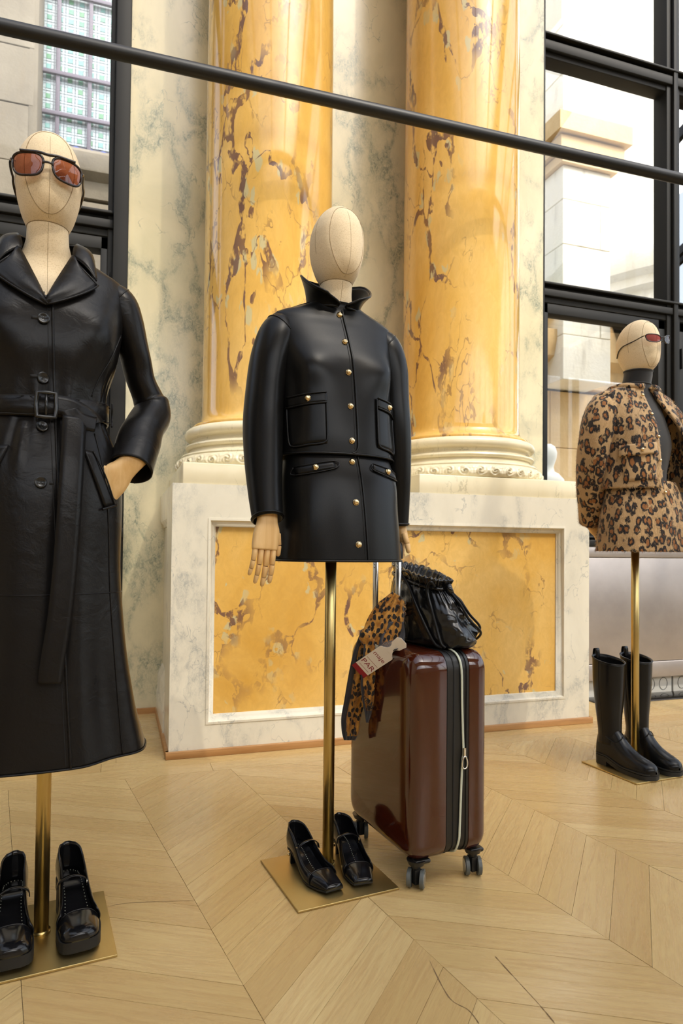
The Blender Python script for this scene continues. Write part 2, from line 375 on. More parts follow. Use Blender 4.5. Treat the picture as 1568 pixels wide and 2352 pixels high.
# ================================================================== the setting
SE = 9.2; P_ = np.array([math.cos(R_(SE)), math.sin(R_(SE))]); S_ = np.array([-math.sin(R_(SE)), math.cos(R_(SE))])
STRIP, PITCHP, RUN, PA = .374, .105, .297, .440
XL, XR, YB, YF = -4.5, 7.5, -4.5, 3.62
floor = mk('floor', *box_vf(XL, XR, YB, YF, -.12, -.0045), M['joint_dark'], None, False, kind='structure')
def clip(poly, n, d):
    out = []
    for i in range(len(poly)):
        a, b = poly[i], poly[(i+1) % len(poly)]; da, db = a@n-d, b@n-d
        if da <= 0: out.append(a)
        if (da < 0) != (db < 0) and abs(da-db) > 1e-12: out.append(a+(b-a)*(da/(da-db)))
    return out
def plank_mesh(poly, c, along, z=0.):
    n = len(poly); V = [(p[0]-c[0], p[1]-c[1], 0) for p in poly]+[(p[0]-c[0], p[1]-c[1], -.006) for p in poly]
    F = [tuple(range(n))]+[(i, n+i, n+(i+1) % n, (i+1) % n) for i in range(n)]
    me = bpy.data.meshes.new('plank'); me.from_pydata(V, [], F); uv = me.uv_layers.new(name='UVMap')
    ac = np.array([-along[1], along[0]])
    for lp in me.loops:
        q = np.array(V[lp.vertex_index][:2]); uv.data[lp.index].uv = (q@along, q@ac)
    bm = bmesh.new(); bm.from_mesh(me); bmesh.ops.recalc_face_normals(bm, faces=bm.faces); bm.to_mesh(me); bm.free()
    me.materials.append(M['oak']); return me
YBORD = 2.53; shared = {}; rest = []; g = .0005
for i in range(-12, 21):
    k = RUN if i % 2 == 0 else -RUN
    ph = .064 if i % 2 == 0 else .046
    along = STRIP*P_+k*S_; along = along/np.linalg.norm(along)
    for j in range(-50, 45):
        s0 = ph+j*PITCHP; a = P_*(PA+i*STRIP)+S_*s0
        poly = [a, a+P_*STRIP+S_*k, a+P_*STRIP+S_*(k+PITCHP), a+S_*PITCHP]
        c = sum(poly)/4
        if c[0] < XL-.3 or c[0] > XR+.3 or c[1] < YB-.3 or c[1] > YBORD+.5: continue
        poly = [c+(p-c)*np.array([1-g*2/STRIP, 1-g*2/PITCHP])*1. for p in poly]
        cp = poly
        for n_, d_ in ((np.array([0, 1.]), YBORD), (np.array([0, -1.]), -YB), (np.array([1., 0]), XR), (np.array([-1., 0]), -XL)):
            if cp: cp = clip(cp, n_, d_)
        if len(cp) < 3: continue
        u, v_, zz = to_px((c[0], c[1], 0))
        full = len(cp) == 4 and all(np.allclose(p, q) for p, q in zip(cp, poly))
        if -120 < u < 1690 and 1600 < v_ < 2560 and zz > .4:
            if full:
                if i % 2 not in shared: shared[i % 2] = plank_mesh(poly, c, along)
                me = shared[i % 2]
            else: me = plank_mesh(cp, c, along)
            o = bpy.data.objects.new('plank', me); COL.objects.link(o); o.parent = floor
            o.location = (c[0], c[1], rng.uniform(-.0003, .0003))
        else: rest.append((cp, along))
def field(name, polys, off):
    V, F, UV = [], [], []
    for q, al in polys:
        n = len(V); V += [(p[0], p[1], 0) for p in q]; F.append(tuple(range(n, n+len(q)))); ac = np.array([-al[1], al[0]]); r = rng.uniform(0, 30, 2)
        UV += [tuple(np.array([p@al, p@ac])+r) for p in q]
    o = mk(name, V, F, M['oak'], floor, False, kind='stuff'); uv = o.data.uv_layers.new(name='UVMap')
    for lp in o.data.loops: uv.data[lp.index].uv = UV[lp.vertex_index]
    return o
field('plank_field', rest, 0)
# border boards along the wall
y = YBORD
rows = [(YBORD+.0006, YBORD+.0985), (YBORD+.0995, YBORD+.197)]
yy = YBORD+.198
while yy < YF: rows.append((yy, min(yy+.099, YF))); yy += .0998
for r, (ya, yb) in enumerate(rows):
    x = XL+rng.uniform(0, .6); 
    while x < XR:
        x1 = min(x+rng.uniform(.9, 1.5), XR); poly = [np.array(p) for p in ((x+.0006, ya), (x1-.0006, ya), (x1-.0006, yb), (x+.0006, yb))]; c = sum(poly)/4
        if ya < 2.7 or x1 > 2.2 or x < .2:
            if -1.3 < x1 and x < 5:
                o = bpy.data.objects.new('border_plank', plank_mesh(poly, c, np.array([1., 0]))); COL.objects.link(o); o.parent = floor; o.location = (c[0], c[1], 0)
        x = x1
# scuff marks on the boards
M['scuff'] = plain('dark scuff', srgb(112, 88, 58), .7)
for pts in ([(1136, 2196), (1185, 2250), (1240, 2310), (1275, 2352)], [(985, 2205), (1030, 2290), (1075, 2320), (1100, 2352)], [(240, 2085), (300, 2074), (445, 2069)]):
    W = []
    for u, v_ in pts:
        r = FW+RT*((u-CU)/FPX)-UP*((v_-CV)/FPX); W.append(np.array(CAMO+r*(-CAMH/r.z)))
    W = crv(W, 8); V = []
    for k_, p in enumerate(W):
        t_ = (W[min(k_+1, len(W)-1)]-W[max(k_-1, 0)]); t_ /= np.linalg.norm(t_); s_ = np.array([-t_[1], t_[0], 0])
        wd = .0009*(.4+rng.random())*(1 if 0 < k_ < len(W)-1 else .1)
        V += [p+s_*wd+np.array([0, 0, .00045]), p-s_*wd+np.array([0, 0, .00045])]
    mk('scuff_mark', V, grid_faces(len(W), 2), M['scuff'], floor, False)

# ---- walls
YW = 3.5
box('wall_back', (.03, 2.475, YW, 3.75, -.1, 6.0), M['wall_marble'], kind='structure')
box('wall_left', (XL-.15, XL, YB, 3.75, -.1, 6.0), M['plaster'], kind='structure')
# unseen sides behind and right, glazing added for fill light: low wall, posts and panes
wf = box('unseen_wall_front', (XL, XR, YB-.15, YB, -.1, 2.4), M['plaster'], kind='structure')
wr = box('unseen_wall_right', (XR, XR+.15, YB, 3.75, -.1, .5), M['plaster'], kind='structure')
for i in range(9):
    x = XL+(XR-XL)*i/8; box('post', (x-.05, x+.05, YB-.12, YB-.02, 2.4, 4.5), M['black_metal'], wf)
    if i < 8: mk('pane', [(x+.05, YB-.07, 2.4), (x+1.45, YB-.07, 2.4), (x+1.45, YB-.07, 4.5), (x+.05, YB-.07, 4.5)], [(0, 1, 2, 3)], M['fill_pane'], wf, False)  # unseen pane added for fill light
for i in range(6):
    y = YB+(3.7-YB)*i/5; box('post', (XR+.02, XR+.12, y-.05, y+.05, .5, 6), M['black_metal'], wr)
    if i < 5: mk('pane', [(XR+.07, y+.05, .5), (XR+.07, y+1.59, .5), (XR+.07, y+1.59, 6), (XR+.07, y+.05, 6)], [(0, 1, 2, 3)], M['fill_pane'], wr, False)  # unseen pane added for fill light
box('unseen_ceiling', (XL, XR, YB, -1.26, 4.5, 4.65), M['plaster'], kind='structure')  # unseen slab, edge set to block sun from the foreground floor
box('baseboard_left', (.03, .20, YW-.016, YW+.005, 0, .028), M['oak_strip'], kind='structure')
box('trim_1', (.018, .034, YW-.012, YW+.1, 0, 6.0), M['wall_marble'], kind='structure')
# glass roof over the front of the room
roof = mk('ceiling_glazing', *box_vf(XL, XR, -1.26, -1.18, 4.5, 4.75), M['black_metal'], None, False, kind='structure')
def roof_z(y): return 4.7+(y+1.26)*.33
nb = 8
for i in range(nb+1):
    x = XL+(XR-XL)*i/nb
    o = mk('beam', *prism_vf([(-1.26, roof_z(-1.26)), (3.75, roof_z(3.75)), (3.75, roof_z(3.75)+.12), (-1.26, roof_z(-1.26)+.12)], x-.03, x+.03, 'x'), M['black_metal'], roof, False)
for i in range(nb):
    x0 = XL+(XR-XL)*i/nb+.03; x1 = XL+(XR-XL)*(i+1)/nb-.03
    mk('pane', [(x0, -1.26, roof_z(-1.26)+.06), (x1, -1.26, roof_z(-1.26)+.06), (x1, 3.75, roof_z(3.75)+.06), (x0, 3.75, roof_z(3.75)+.06)], [(0, 1, 2, 3)], M['roof_pane'], roof, False)

# ---- windows
def win_bar(name, x0, x1, z0, z1, y0, y1, par): return box(name, (x0, x1, y0, y1, z0, z1), M['black_metal'], par, .004)
def window(name, xa, xb, mull, wallside):
    """bay of black metal framing from xa to xb; mull = mullion x positions; transoms at fixed heights"""
    root = bpy.data.objects.new(name, None); COL.objects.link(root); root['kind'] = 'structure'
    root['label'] = 'tall black steel window bay ' + ('beside the left column' if wallside == 'R' else 'beside the right column')
    zt = [(.86, .93), (2.40, 2.515), (3.97, 4.10), (5.5, 5.62)]
    edges = sorted([xa]+mull+[xb])
    for z0, z1 in zt:
        win_bar('transom', xa, xb, z0, z1, 3.54, 3.64, root)
        win_bar('transom_bead', xa, xb, z0+.035, z1-.035, 3.515, 3.545, root)
        win_bar('transom_lip', xa, xb, z1-.012, z1+.004, 3.50, 3.56, root)
    for x in mull:
        win_bar('mullion', x-.055, x+.055, .86, 5.62, 3.53, 3.65, root)
        win_bar('mullion_bead', x-.018, x+.018, .93, 5.62, 3.505, 3.535, root)
    for a, b in zip(edges, edges[1:]):
        l = a+(.055 if a in mull else 0); r = b-(.055 if b in mull else 0)
        # opening casement below the first transom
        for x0, x1 in ((l+.004, l+.06), (r-.06, r-.004)): win_bar('casement_stile', x0, x1, .93, 2.40, 3.545, 3.625, root)
        for z0, z1 in ((.93, .985), (2.335, 2.40)): win_bar('casement_rail', l+.004, r-.004, z0, z1, 3.545, 3.625, root)
        h = win_bar('hinge', l+.012 if wallside == 'L' else r-.022, (l+.022) if wallside == 'L' else (r-.012), 2.08, 2.22, 3.525, 3.55, root)
        for z0, z1 in ((.985, 2.335), (2.515, 3.97), (4.10, 5.5)):
            mk('pane', [(l+.002, 3.6, z0), (r-.002, 3.6, z0), (r-.002, 3.6, z1), (l+.002, 3.6, z1)], [(0, 1, 2, 3)], M['pane'], root, False)
    return root
w1 = window('window_1', XL, -.05, [-1.15, -2.25, -3.35], 'R')
win_bar('post', -.05, .022, 0, 6.0, 3.47, 3.66, w1); win_bar('post_bead', -.077, -.05, .93, 5.62, 3.53, 3.6, w1)
w2 = window('window_2', 2.485, XR, [3.53, 4.57, 5.61, 6.65], 'L')
win_bar('post', 2.474, 2.489, .86, 6.0, 3.50, 3.66, w2)
for nm, x0, x1 in (('trim_2', XL, .03), ('trim_3', 2.47, XR)):
    box(nm, (x0, x1, 3.5, 3.75, 5.62, 6.0), M['black_metal'], kind='structure')
# cover below the left window
lc = thing('window_cover', 'dark metal cover boxed in below the left window', 'radiator cover', (-2.2, 3.5, 0))
box('front_panel', (-2.2, 2.215, -.06, .10, .0, .875), M['black_metal'], lc, .004); box('ledge', (-2.2, 2.222, -.085, .12, .882, .925), M['black_metal'], lc, .004)
# satin metal cover below the right window
rc = thing('radiator_cover', 'satin grey metal radiator cover under the right window with dark sill', 'radiator cover', (2.2, 3.12, 0))
box('front_panel', (.02, 5.2, .0, .02, .20, .80), M['panel_metal'], rc, .003)
box('lower_strip', (.02, 5.2, -.004, .02, .105, .197), M['panel_metal'], rc, .003)
box('upper_strip', (.02, 5.2, -.004, .02, .803, .862), M['panel_metal'], rc, .003)
box('sill', (.02, 5.2, -.012, .42, .865, .90), M['black_metal'], rc, .003)
box('back_plate', (.02, 5.2, .09, .11, .0, .86), M['rubber'], rc)
for i in range(9):
    x0 = .02+i*.235; tl = box('tile', (x0+.006, x0+.229, .05, .062, .002, .105), M['tile'], rc, .002)
    for xx in (x0+.07, x0+.165):
        tube('ring_motif', [(xx+.030*math.cos(a), .049, .054+.036*math.sin(a)) for a in np.linspace(0, 2*math.pi, 24, endpoint=False)], .0016, M['wheel_grey'], tl, 6, True)
tag(box('floor_plate', (2.5, 6.5, 3.0, 3.18, -.002, .004), plain('polished dark metal', srgb(60, 58, 56), .08, .6), None, .002), 'polished dark metal plate on the floor below the radiator cover', 'floor plate')

# ---- overhead rod in front of the columns
ra, rb = on_y(0, 60, 2.6), on_y(1568, 412, 2.6); d = (rb-ra).normalized()
rod = thing('tie_rod', 'long black metal rod spanning the room in front of the columns', 'rod', (0, 0, 0))
A_ = ra+d*((XL-ra.x)/d.x); B_ = ra+d*((XR-ra.x)/d.x)
tube('rod', [tuple(A_+(B_-A_)*t) for t in np.linspace(0, 1, 12)], .0265, M['rail'], rod, 20)
for p, s in ((A_, 1), (B_, -1)): tube('end_plate', [tuple(p), tuple(p+d*.02*s)], .06, M['rail'], rod, 20)

# ---- pedestal under the columns
YP = 2.715; x0, x1 = .200, 2.190
ped = thing('pedestal', 'long white marble pedestal with yellow marble panel carrying both columns', 'pedestal', (0, 0, 0))
pm = M['ped_marble']
# front frame around the panel (four slabs), back block, cap
mx0, mx1, mz0, mz1 = .345, 2.048, .128, .950
def ring_frame(a, b, y0, y1):
    V = []
    for y in (y0, y1):
        for (X0, X1, Z0_, Z1_) in (a, b): V += [(X0, y, Z0_), (X1, y, Z0_), (X1, y, Z1_), (X0, y, Z1_)]
    F = []
    for i in range(4):
        j = (i+1) % 4; F += [(i, j, 4+j, 4+i), (8+i, 12+i, 12+j, 8+j), (i, 8+i, 8+j, j), (4+i, 4+j, 12+j, 12+i)]
    return V, F
mk('frame_slab', *ring_frame((x0, x1, .028, 1.09), (mx0, mx1, mz0, mz1), YP, 3.0), pm, ped, False)
box('panel', (mx0, mx1, YP+.032, YP+.09, mz0, mz1), M['panel_yellow'], ped)
def mitre_frame(prof, X0, X1, Z0, Z1):
    V = []
    for cx, cz, sx, sz in ((X0, Z0, 1, 1), (X1, Z0, -1, 1), (X1, Z1, -1, -1), (X0, Z1, 1, -1)):
        V += [(cx+sx*a, b, cz+sz*a) for a, b in prof]
    return V, grid_faces(4, len(prof), True)
mk('panel_moulding', *mitre_frame([(-.003, YP+.002), (-.003, YP-.003), (.006, YP-.004), (.009, YP+.002), (.012, YP+.010), (.02, YP+.014), (.026, YP+.024), (.030, YP+.026), (.031, YP+.035)], mx0, mx1, mz0, mz1), M['ped_marble'], ped, auto=50)
box('side_block', (x0+.022, x1-.022, 3.0, YW+.01, 0, .93), pm, ped)
def side_prof(prof, xs, s):
    return prism_vf([(xs-s*a, z) for a, z in prof]+[(xs+s*.04, prof[-1][1]), (xs+s*.04, prof[0][1])], 2.998, YW+.01, 'y')
cap = [(-.022, .93), (-.016, .932), (-.012, .945), (-.004, .955), (.0, .965), (.0, 1.09)]
bse = [(.006, .0), (.006, .12), (.002, .125), (.002, .20), (-.004, .215), (-.012, .23), (-.014, .24), (-.022, .25)]
for xs, s in ((x0, 1), (x1, -1)):
    mk('side_cap', *side_prof(cap, xs, s), pm, ped, auto=40); mk('side_base', *side_prof(bse, xs, s), pm, ped, auto=40)
box('top_slab', (x0+.001, x1-.001, 2.99, YW+.01, .96, 1.0895), pm, ped)
sk = M['oak_strip']
box('skirting', (x0-.012, x1+.014, YP-.014, YP+.02, 0, .0285), sk, ped, .002); box('skirting', (x0-.012, x0+.02, YP-.0, YW, 0, .0285), sk, ped, .002); box('skirting', (x1-.02, x1+.012, YP-.0, YW, 0, .0285), sk, ped, .002)
# plinths, bases and shafts
YC = 3.13
def column(cx, label, plabel):
    c = thing('marble_column', label, 'column', (cx, YC, 1.088))
    z0 = 1.088
    # carved ring + torus mouldings (radius, height)
    Z = lambda z: z-z0
    box('plinth', (-.425, .425, -.411, .37, 0, .088), M['base_marble'], c, .004)
    prof = [(.30, Z(1.176))]
    ring = [(.402, Z(1.176)), (.414, Z(1.182)), (.420, Z(1.195)), (.421, Z(1.208)), (.416, Z(1.222)), (.404, Z(1.236)), (.396, Z(1.240))]
    n = 640; K = 36
    def carve(a, r, z):
        t = (z-Z(1.178))/(1.238-1.178)
        if 0 < t < 1:
            env = math.sin(math.pi*t); p = (a*K/(2*math.pi)) % 1.0; sg = 1 if int(a*K/(2*math.pi)) % 2 == 0 else -1
            u_, w_ = (p-.5)*1.15, (t-.5)
            rad = math.hypot(u_, w_); an = math.atan2(w_*sg, u_)
            sp = math.cos(2*(an)+rad*26); lf = math.cos(a*K*1.5+8*w_*sg)
            r += min(1, env*1.6)*(.0065*(sp*(1-min(rad/.62, 1)))+.0022*lf)
        return r, z
    zs = np.linspace(Z(1.177), Z(1.240), 22); rp = [(float(np.interp(z, [q[1] for q in ring], [q[0] for q in ring])), float(z)) for z in zs]
    mk('carved_ring', *lathe_vf(rp, n, fn=carve), M['base_marble'], c)
    mould = [(.396, Z(1.240)), (.398, Z(1.246)), (.394, Z(1.252)), (.378, Z(1.256)), (.366, Z(1.264)), (.361, Z(1.272)), (.360, Z(1.278)), (.368, Z(1.279)), (.375, Z(1.284)), (.378, Z(1.291)), (.375, Z(1.298)), (.367, Z(1.302)), (.360, Z(1.304)), (.352, Z(1.310)), (.349, Z(1.318)), (.352, Z(1.324)), (.362, Z(1.327)),
             (.372, Z(1.331)), (.380, Z(1.340)), (.382, Z(1.352)), (.378, Z(1.364)), (.369, Z(1.373)), (.355, Z(1.378)), (.34, Z(1.379))]
    mk('base_mouldings', *lathe_vf(mould, 96), M['base_marble'], c, auto=35)
    shaft = [(.335, Z(1.376)), (.345, Z(1.379)), (.348, Z(1.385)), (.346, Z(1.393)), (.334, Z(1.397)), (.322, Z(1.404)), (.312, Z(1.416)), (.306, Z(1.432)), (.3035, Z(1.455)), (.303, Z(2.2)), (.301, Z(3.2)), (.295, Z(4.4)), (.29, Z(5.6))]
    mk('shaft', *lathe_vf(shaft, 96), M['col_yellow'], c)
    cap_ = [(.29, Z(5.6)), (.33, Z(5.62)), (.33, Z(5.66)), (.31, Z(5.68)), (.36, Z(5.9)), (.40, Z(5.98)), (.40, Z(6.0))]
    mk('capital', *lathe_vf(cap_, 64), M['base_marble'], c, auto=40)
    return c
column(.664, 'yellow veined marble column standing behind the mannequin in black leather jacket', '')
column(1.700, 'yellow veined marble column beside the right window bay', '')

# ================================================================== outside
def blocks(par, x0, x1, z0, z1, y, bw, bh, mat, th=.12, name='stone_block'):
    me = {}; r = 0; z = z0
    while z < z1-.01:
        h = min(bh, z1-z); x = x0-(bw/2 if r % 2 else 0)
        while x < x1-.01:
            a, b = max(x, x0), min(x+bw, x1)
            if b-a > .02:
                key = (round(b-a, 3), round(h, 3))
                if key not in me:
                    o = mk(name, *box_vf(0, b-a-.006, 0, th, 0, h-.006), mat, par, False); bevel(o, .006, 1); me[key] = o
                else:
                    q = me[key]; o = q.copy(); COL.objects.link(o); o.parent = par
                o.location = (a, y+rng.uniform(-.004, .004), z)
            x += bw
        z += bh; r += 1
fl = thing('church_facade', 'limestone facade with shade in its stone colour and leaded stained glass outside the left window', 'building', (0, 0, 0))
Yf = 8.0
box('core', (-6, 3.2, Yf+.25, Yf+.6, -1, 14), M['stone_shaded'], fl)
blocks(fl, -2.6, -.93, 1.2, 8.6, Yf-.28, .85, .62, M['stone_shaded'], .4)
blocks(fl, -.93, 1.2, 1.2, 4.75, Yf+.0, .95, .60, M['stone_shaded'], .3)
mk('sill_cornice', *prism_vf([(Yf+.25, 4.75), (Yf-.02, 4.78), (Yf-.06, 4.95), (Yf-.16, 5.02), (Yf-.2, 5.14), (Yf-.2, 5.2), (Yf-.1, 5.22), (Yf+.0, 5.34), (Yf+.25, 5.36)], -.93, 1.2, 'x'), M['stone_shaded'], fl, auto=30)
box('jamb', (-.99, -.90, Yf-.28, Yf+.2, 4.8, 9), M['stone_shaded'], fl, .01)
# stained glass: lattice of glass pieces, each square pane an object of its own
sg_root = mk('lead_frame', *box_vf(-.9, 1.2, Yf+.19, Yf+.21, 5.3, 9.0), plain('lead came', srgb(80, 82, 96), .6), fl, False)
gg = [plain('green glass', srgb(84, 132, 112), .12), plain('aqua glass', srgb(98, 144, 140), .12), plain('pale green glass', srgb(78, 128, 92), .12)]
gw = plain('milky glass', srgb(148, 160, 164), .12)
cell = .1145; sq = mk('glass_square', *box_vf(-.024, .024, -.004, .004, -.027, .027), gg[0], fl, False); sqs = [sq]
for gm in gg[1:]:
    me = sq.data.copy(); me.materials.clear(); me.materials.append(gm); sqs.append(me)
LV, LF = [], []; first = True
def addp(poly):
    n = len(LV); LV.extend([(a, Yf+.182, b) for a, b in poly]); LF.append(tuple(range(n, n+len(poly))))
ny = 0
for ix in range(12):
    for iz in range(22):
        cx, cz = -.845+ix*cell, 5.52+iz*cell
        if first: o = sq; first = False
        else: o = bpy.data.objects.new('glass_square', [sq.data]*0 or (sq.data if (ix+iz) % 3 == 0 else sqs[1] if (ix*7+iz*3) % 4 else sqs[2])); COL.objects.link(o); o.parent = fl
        o.location = (cx, Yf+.182, cz)
        a_, b_, e_ = .027, .0535, .030
        for s in (1, -1):
            addp([(cx+s*a_, cz-.028), (cx+s*b_, cz-.020), (cx+s*b_, cz+.020), (cx+s*a_, cz+.028)])
            addp([(cx-.025, cz+s*a_*1.1), (cx+.025, cz+s*a_*1.1), (cx+.019, cz+s*b_), (cx-.019, cz+s*b_)])
            for s2 in (1, -1): addp([(cx+s*.028, cz+s2*.031), (cx+s*.0545, cz+s2*.024), (cx+s*.0545, cz+s2*.0545), (cx+s*.022, cz+s2*.0545)])
o = mk('milky_glass_lattice', LV, LF, gw, fl, False, kind='stuff')
bl = plain('blue glass', srgb(60, 80, 150), .12)
for ix in range(14):
    cx = -.83+ix*.147
    mk('blue_roundel', *join(tube_vf([(cx, Yf+.185, 5.40), (cx, Yf+.17, 5.40)], .05, 16), tube_vf([(cx, Yf+.185, 5.40), (cx, Yf+.165, 5.40)], .024, 12)), bl, fl, False)
barm = plain('iron glazing bar', srgb(96, 90, 102), .6)
for xx in (-.74, -.40, -.06, .28, .62): box('glazing_bar', (xx-.022, xx+.022, Yf+.13, Yf+.17, 5.34, 9), barm, fl, .004)
for zz in (5.76, 6.23, 6.70, 7.17, 7.64): box('glazing_bar', (-.9, 1.2, Yf+.11, Yf+.15, zz-.022, zz+.022), barm, fl, .004)

fr = thing('stone_pavilion', 'sunlit limestone building with pilaster and rounded apse outside the right window', 'building', (0, 0, 0))
Yr = 8.0
box('core', (3.2, 16, Yr+.6, Yr+1.0, -1, 14), M['stone2'], fr)
blocks(fr, 4.2, 6.2, .2, 11, Yr+.12, 1.0, .62, M['stone2'], .5)
Yq = 6.1
blocks(fr, 4.57, 5.21, 2.72, 5.10, Yq, 1.0, .50, M['stone2'], .7)          # pilaster
mk('capital', *join(box_vf(4.52, 5.26, Yq-.05, Yq+.7, 5.10, 5.20), box_vf(4.47, 5.31, Yq-.10, Yq+.7, 5.22, 5.36), box_vf(4.41, 5.37, Yq-.16, Yq+.7, 5.38, 5.58)), M['stone_warm'], fr, False)
blocks(fr, 4.59, 5.19, 5.60, 6.8, Yq+.03, 1.0, .55, M['stone2'], .6); blocks(fr, 4.62, 5.12, 6.8, 8.6, Yq+.1, 1.0, .5, M['stone'], .5)
# apse: half cylinder with curved cornice
ap = [(2.6, -1.), (2.6, 4.55), (2.72, 4.6), (2.72, 4.72), (2.85, 4.78), (2.9, 4.95), (2.9, 5.05), (2.55, 5.12), (2.5, 5.2), (2.5, 11.)]
mk('apse', *lathe_vf(ap, 40, 9.2, Yr+.9, math.pi, 2*math.pi), M['stone2'], fr, auto=30)
# slate lean-to roof, cornice with leaf ornaments, lower wall
mk('lean_to_roof', *prism_vf([(Yr-1.5, 3.55), (Yr+.3, 4.55), (Yr+.3, 4.45), (Yr-1.5, 3.42)], 3.8, 13, 'x'), M['slate'], fr, False)
for k in range(9):
    z = 3.55+k*.11; yy = Yr-1.5+k*.198
    mk('slate_course', *prism_vf([(yy, z+.012), (yy+.2, z+.118), (yy+.2, z+.10), (yy, z-.004)], 3.8, 13, 'x'), M['slate'], fr, False)
mk('cornice', *prism_vf([(Yr-1.2, 2.7), (Yr-1.55, 2.74), (Yr-1.6, 2.95), (Yr-1.75, 3.02), (Yr-1.8, 3.2), (Yr-1.8, 3.3), (Yr-1.6, 3.34), (Yr-1.6, 3.5), (Yr-1.2, 3.5)], 3.4, 13, 'x'), M['stone_warm'], fr, auto=30)
blocks(fr, 3.4, 12, -.6, 2.7, Yr-1.5, 1.3, .66, M['stone_warm'], .4)
for k in range(16):
    cx = 4.55+k*.42
    mk('leaf_ornament', *lathe_vf([(.0, 3.46), (.10, 3.47), (.075, 3.53), (.09, 3.58), (.05, 3.66), (.0, 3.72)], 8, cx, Yr-1.68), M['stone2'], fr)
vs = thing('verdigris_scroll', 'pale green bronze scroll on the stone cornice beyond the right window', 'ornament', (4.05, Yr-1.70, 3.505))
tube('scroll', [(.30*math.cos(a)*.6, 0, .27+.24*math.sin(a)) for a in np.linspace(-math.pi*.5, math.pi*1.2, 30)], .075, M['verdigris'], vs, 10); box('foot', (-.2, .2, -.09, .09, -.002, .06), M['verdigris'], vs, .01)
bu = thing('plaster_bust', 'white plaster bust on a tall plinth outside behind the right column base', 'statue', (3.60, 5.0, 0))
box('plinth', (-.2, .2, -.2, .2, -1, 1.40), M['white_stone'], bu, .01)
mk('bust', *lathe_vf([(.0, 1.39), (.12, 1.395), (.14, 1.42), (.13, 1.47), (.085, 1.52), (.05, 1.54), (.042, 1.58), (.05, 1.61), (.068, 1.66), (.072, 1.71), (.055, 1.76), (.02, 1.785), (.0, 1.786)], 32), M['white_stone'], bu)
gd = box('ground_outside', (-12, 18, 3.75, 22, -1.2, -1.0), M['stone'], kind='structure')
# ================================================================== garment surfaces
def hermite(xs, ys, x):
    xs = np.array(xs, float); ys = np.array(ys, float); x = min(max(x, xs[0]), xs[-1])
    i = int(min(max(np.searchsorted(xs, x)-1, 0), len(xs)-2)); h = xs[i+1]-xs[i]; t = (x-xs[i])/h
    def sl(k):
        if k == 0: return (ys[1]-ys[0])/(xs[1]-xs[0])
        if k == len(xs)-1: return (ys[-1]-ys[-2])/(xs[-1]-xs[-2])
        a = (ys[k]-ys[k-1])/(xs[k]-xs[k-1]); b = (ys[k+1]-ys[k])/(xs[k+1]-xs[k])
        return 0 if a*b <= 0 else 2*a*b/(a+b)
    m0, m1 = sl(i), sl(i+1)
    return (2*t**3-3*t*t+1)*ys[i]+(t**3-2*t*t+t)*h*m0+(-2*t**3+3*t*t)*ys[i+1]+(t**3-t*t)*h*m1
class Loft:
    """rings: (z, rx, ry_front, ry_back, cx, cy); th=0 is the front (-y), th>0 towards +x"""
    def __init__(s, rings, n=2.25, disp=None):
        s.R = sorted(rings); s.n = n; s.disp = disp; s.z0, s.z1 = s.R[0][0], s.R[-1][0]
        s.zs = [r[0] for r in s.R]; s.cols = [[r[k] for r in s.R] for k in range(1, 6)]
    def P(s, th, z, off=0.):
        rx, rf, rb, cx, cy = [hermite(s.zs, c, z) for c in s.cols]
        c, sn = math.cos(th), math.sin(th); e = 2/s.n
        ux = math.copysign(abs(sn)**e, sn); uy = -math.copysign(abs(c)**e, c)
        ry = rf if c > 0 else rb
        d = off+(s.disp(th, z) if s.disp else 0)
        l = math.hypot(ux/max(rx, 1e-4), uy/max(ry, 1e-4))+1e-9; nx, ny = ux/max(rx, 1e-4)/l, uy/max(ry, 1e-4)/l
        return np.array([cx+rx*ux+nx*d, cy+ry*uy+ny*d, z])
    def N(s, th, z):
        a = s.P(th+.01, z)-s.P(th-.01, z); b = s.P(th, min(z+.003, s.z1))-s.P(th, max(z-.003, s.z0)); n = np.cross(a, b); return n/(np.linalg.norm(n)+1e-12)
    def th(s, x, z):
        lo, hi = -math.pi/2, math.pi/2
        for _ in range(26):
            m = (lo+hi)/2
            if s.P(m, z)[0] < x: lo = m
            else: hi = m
        return (lo+hi)/2
    def fx(s, x, z, off=0.):
        t = s.th(x, z); return s.P(t, z)+s.N(t, z)*off
    def fn(s, x, z): return s.N(s.th(x, z), z)
    def grid(s, z0, z1, nz, nt, cut=None, lip=None, tr=None):
        """mesh; cut(th,z) True drops the vertex; lip: inner wall height at the hem"""
        rows = list(np.linspace(z0, z1, nz)); V = []
        if lip:
            for off, dz in ((-.02, lip), (-.012, .012), (-.006, .001)):
                for j in range(nt): V.append(s.P(-math.pi+2*math.pi*j/nt, z0+dz, off))
        for z in rows:
            for j in range(nt):
                V.append(s.P(-math.pi+2*math.pi*j/nt, z))
        m = len(V)//nt; F = grid_faces(m, nt, False, True)
        return V, F
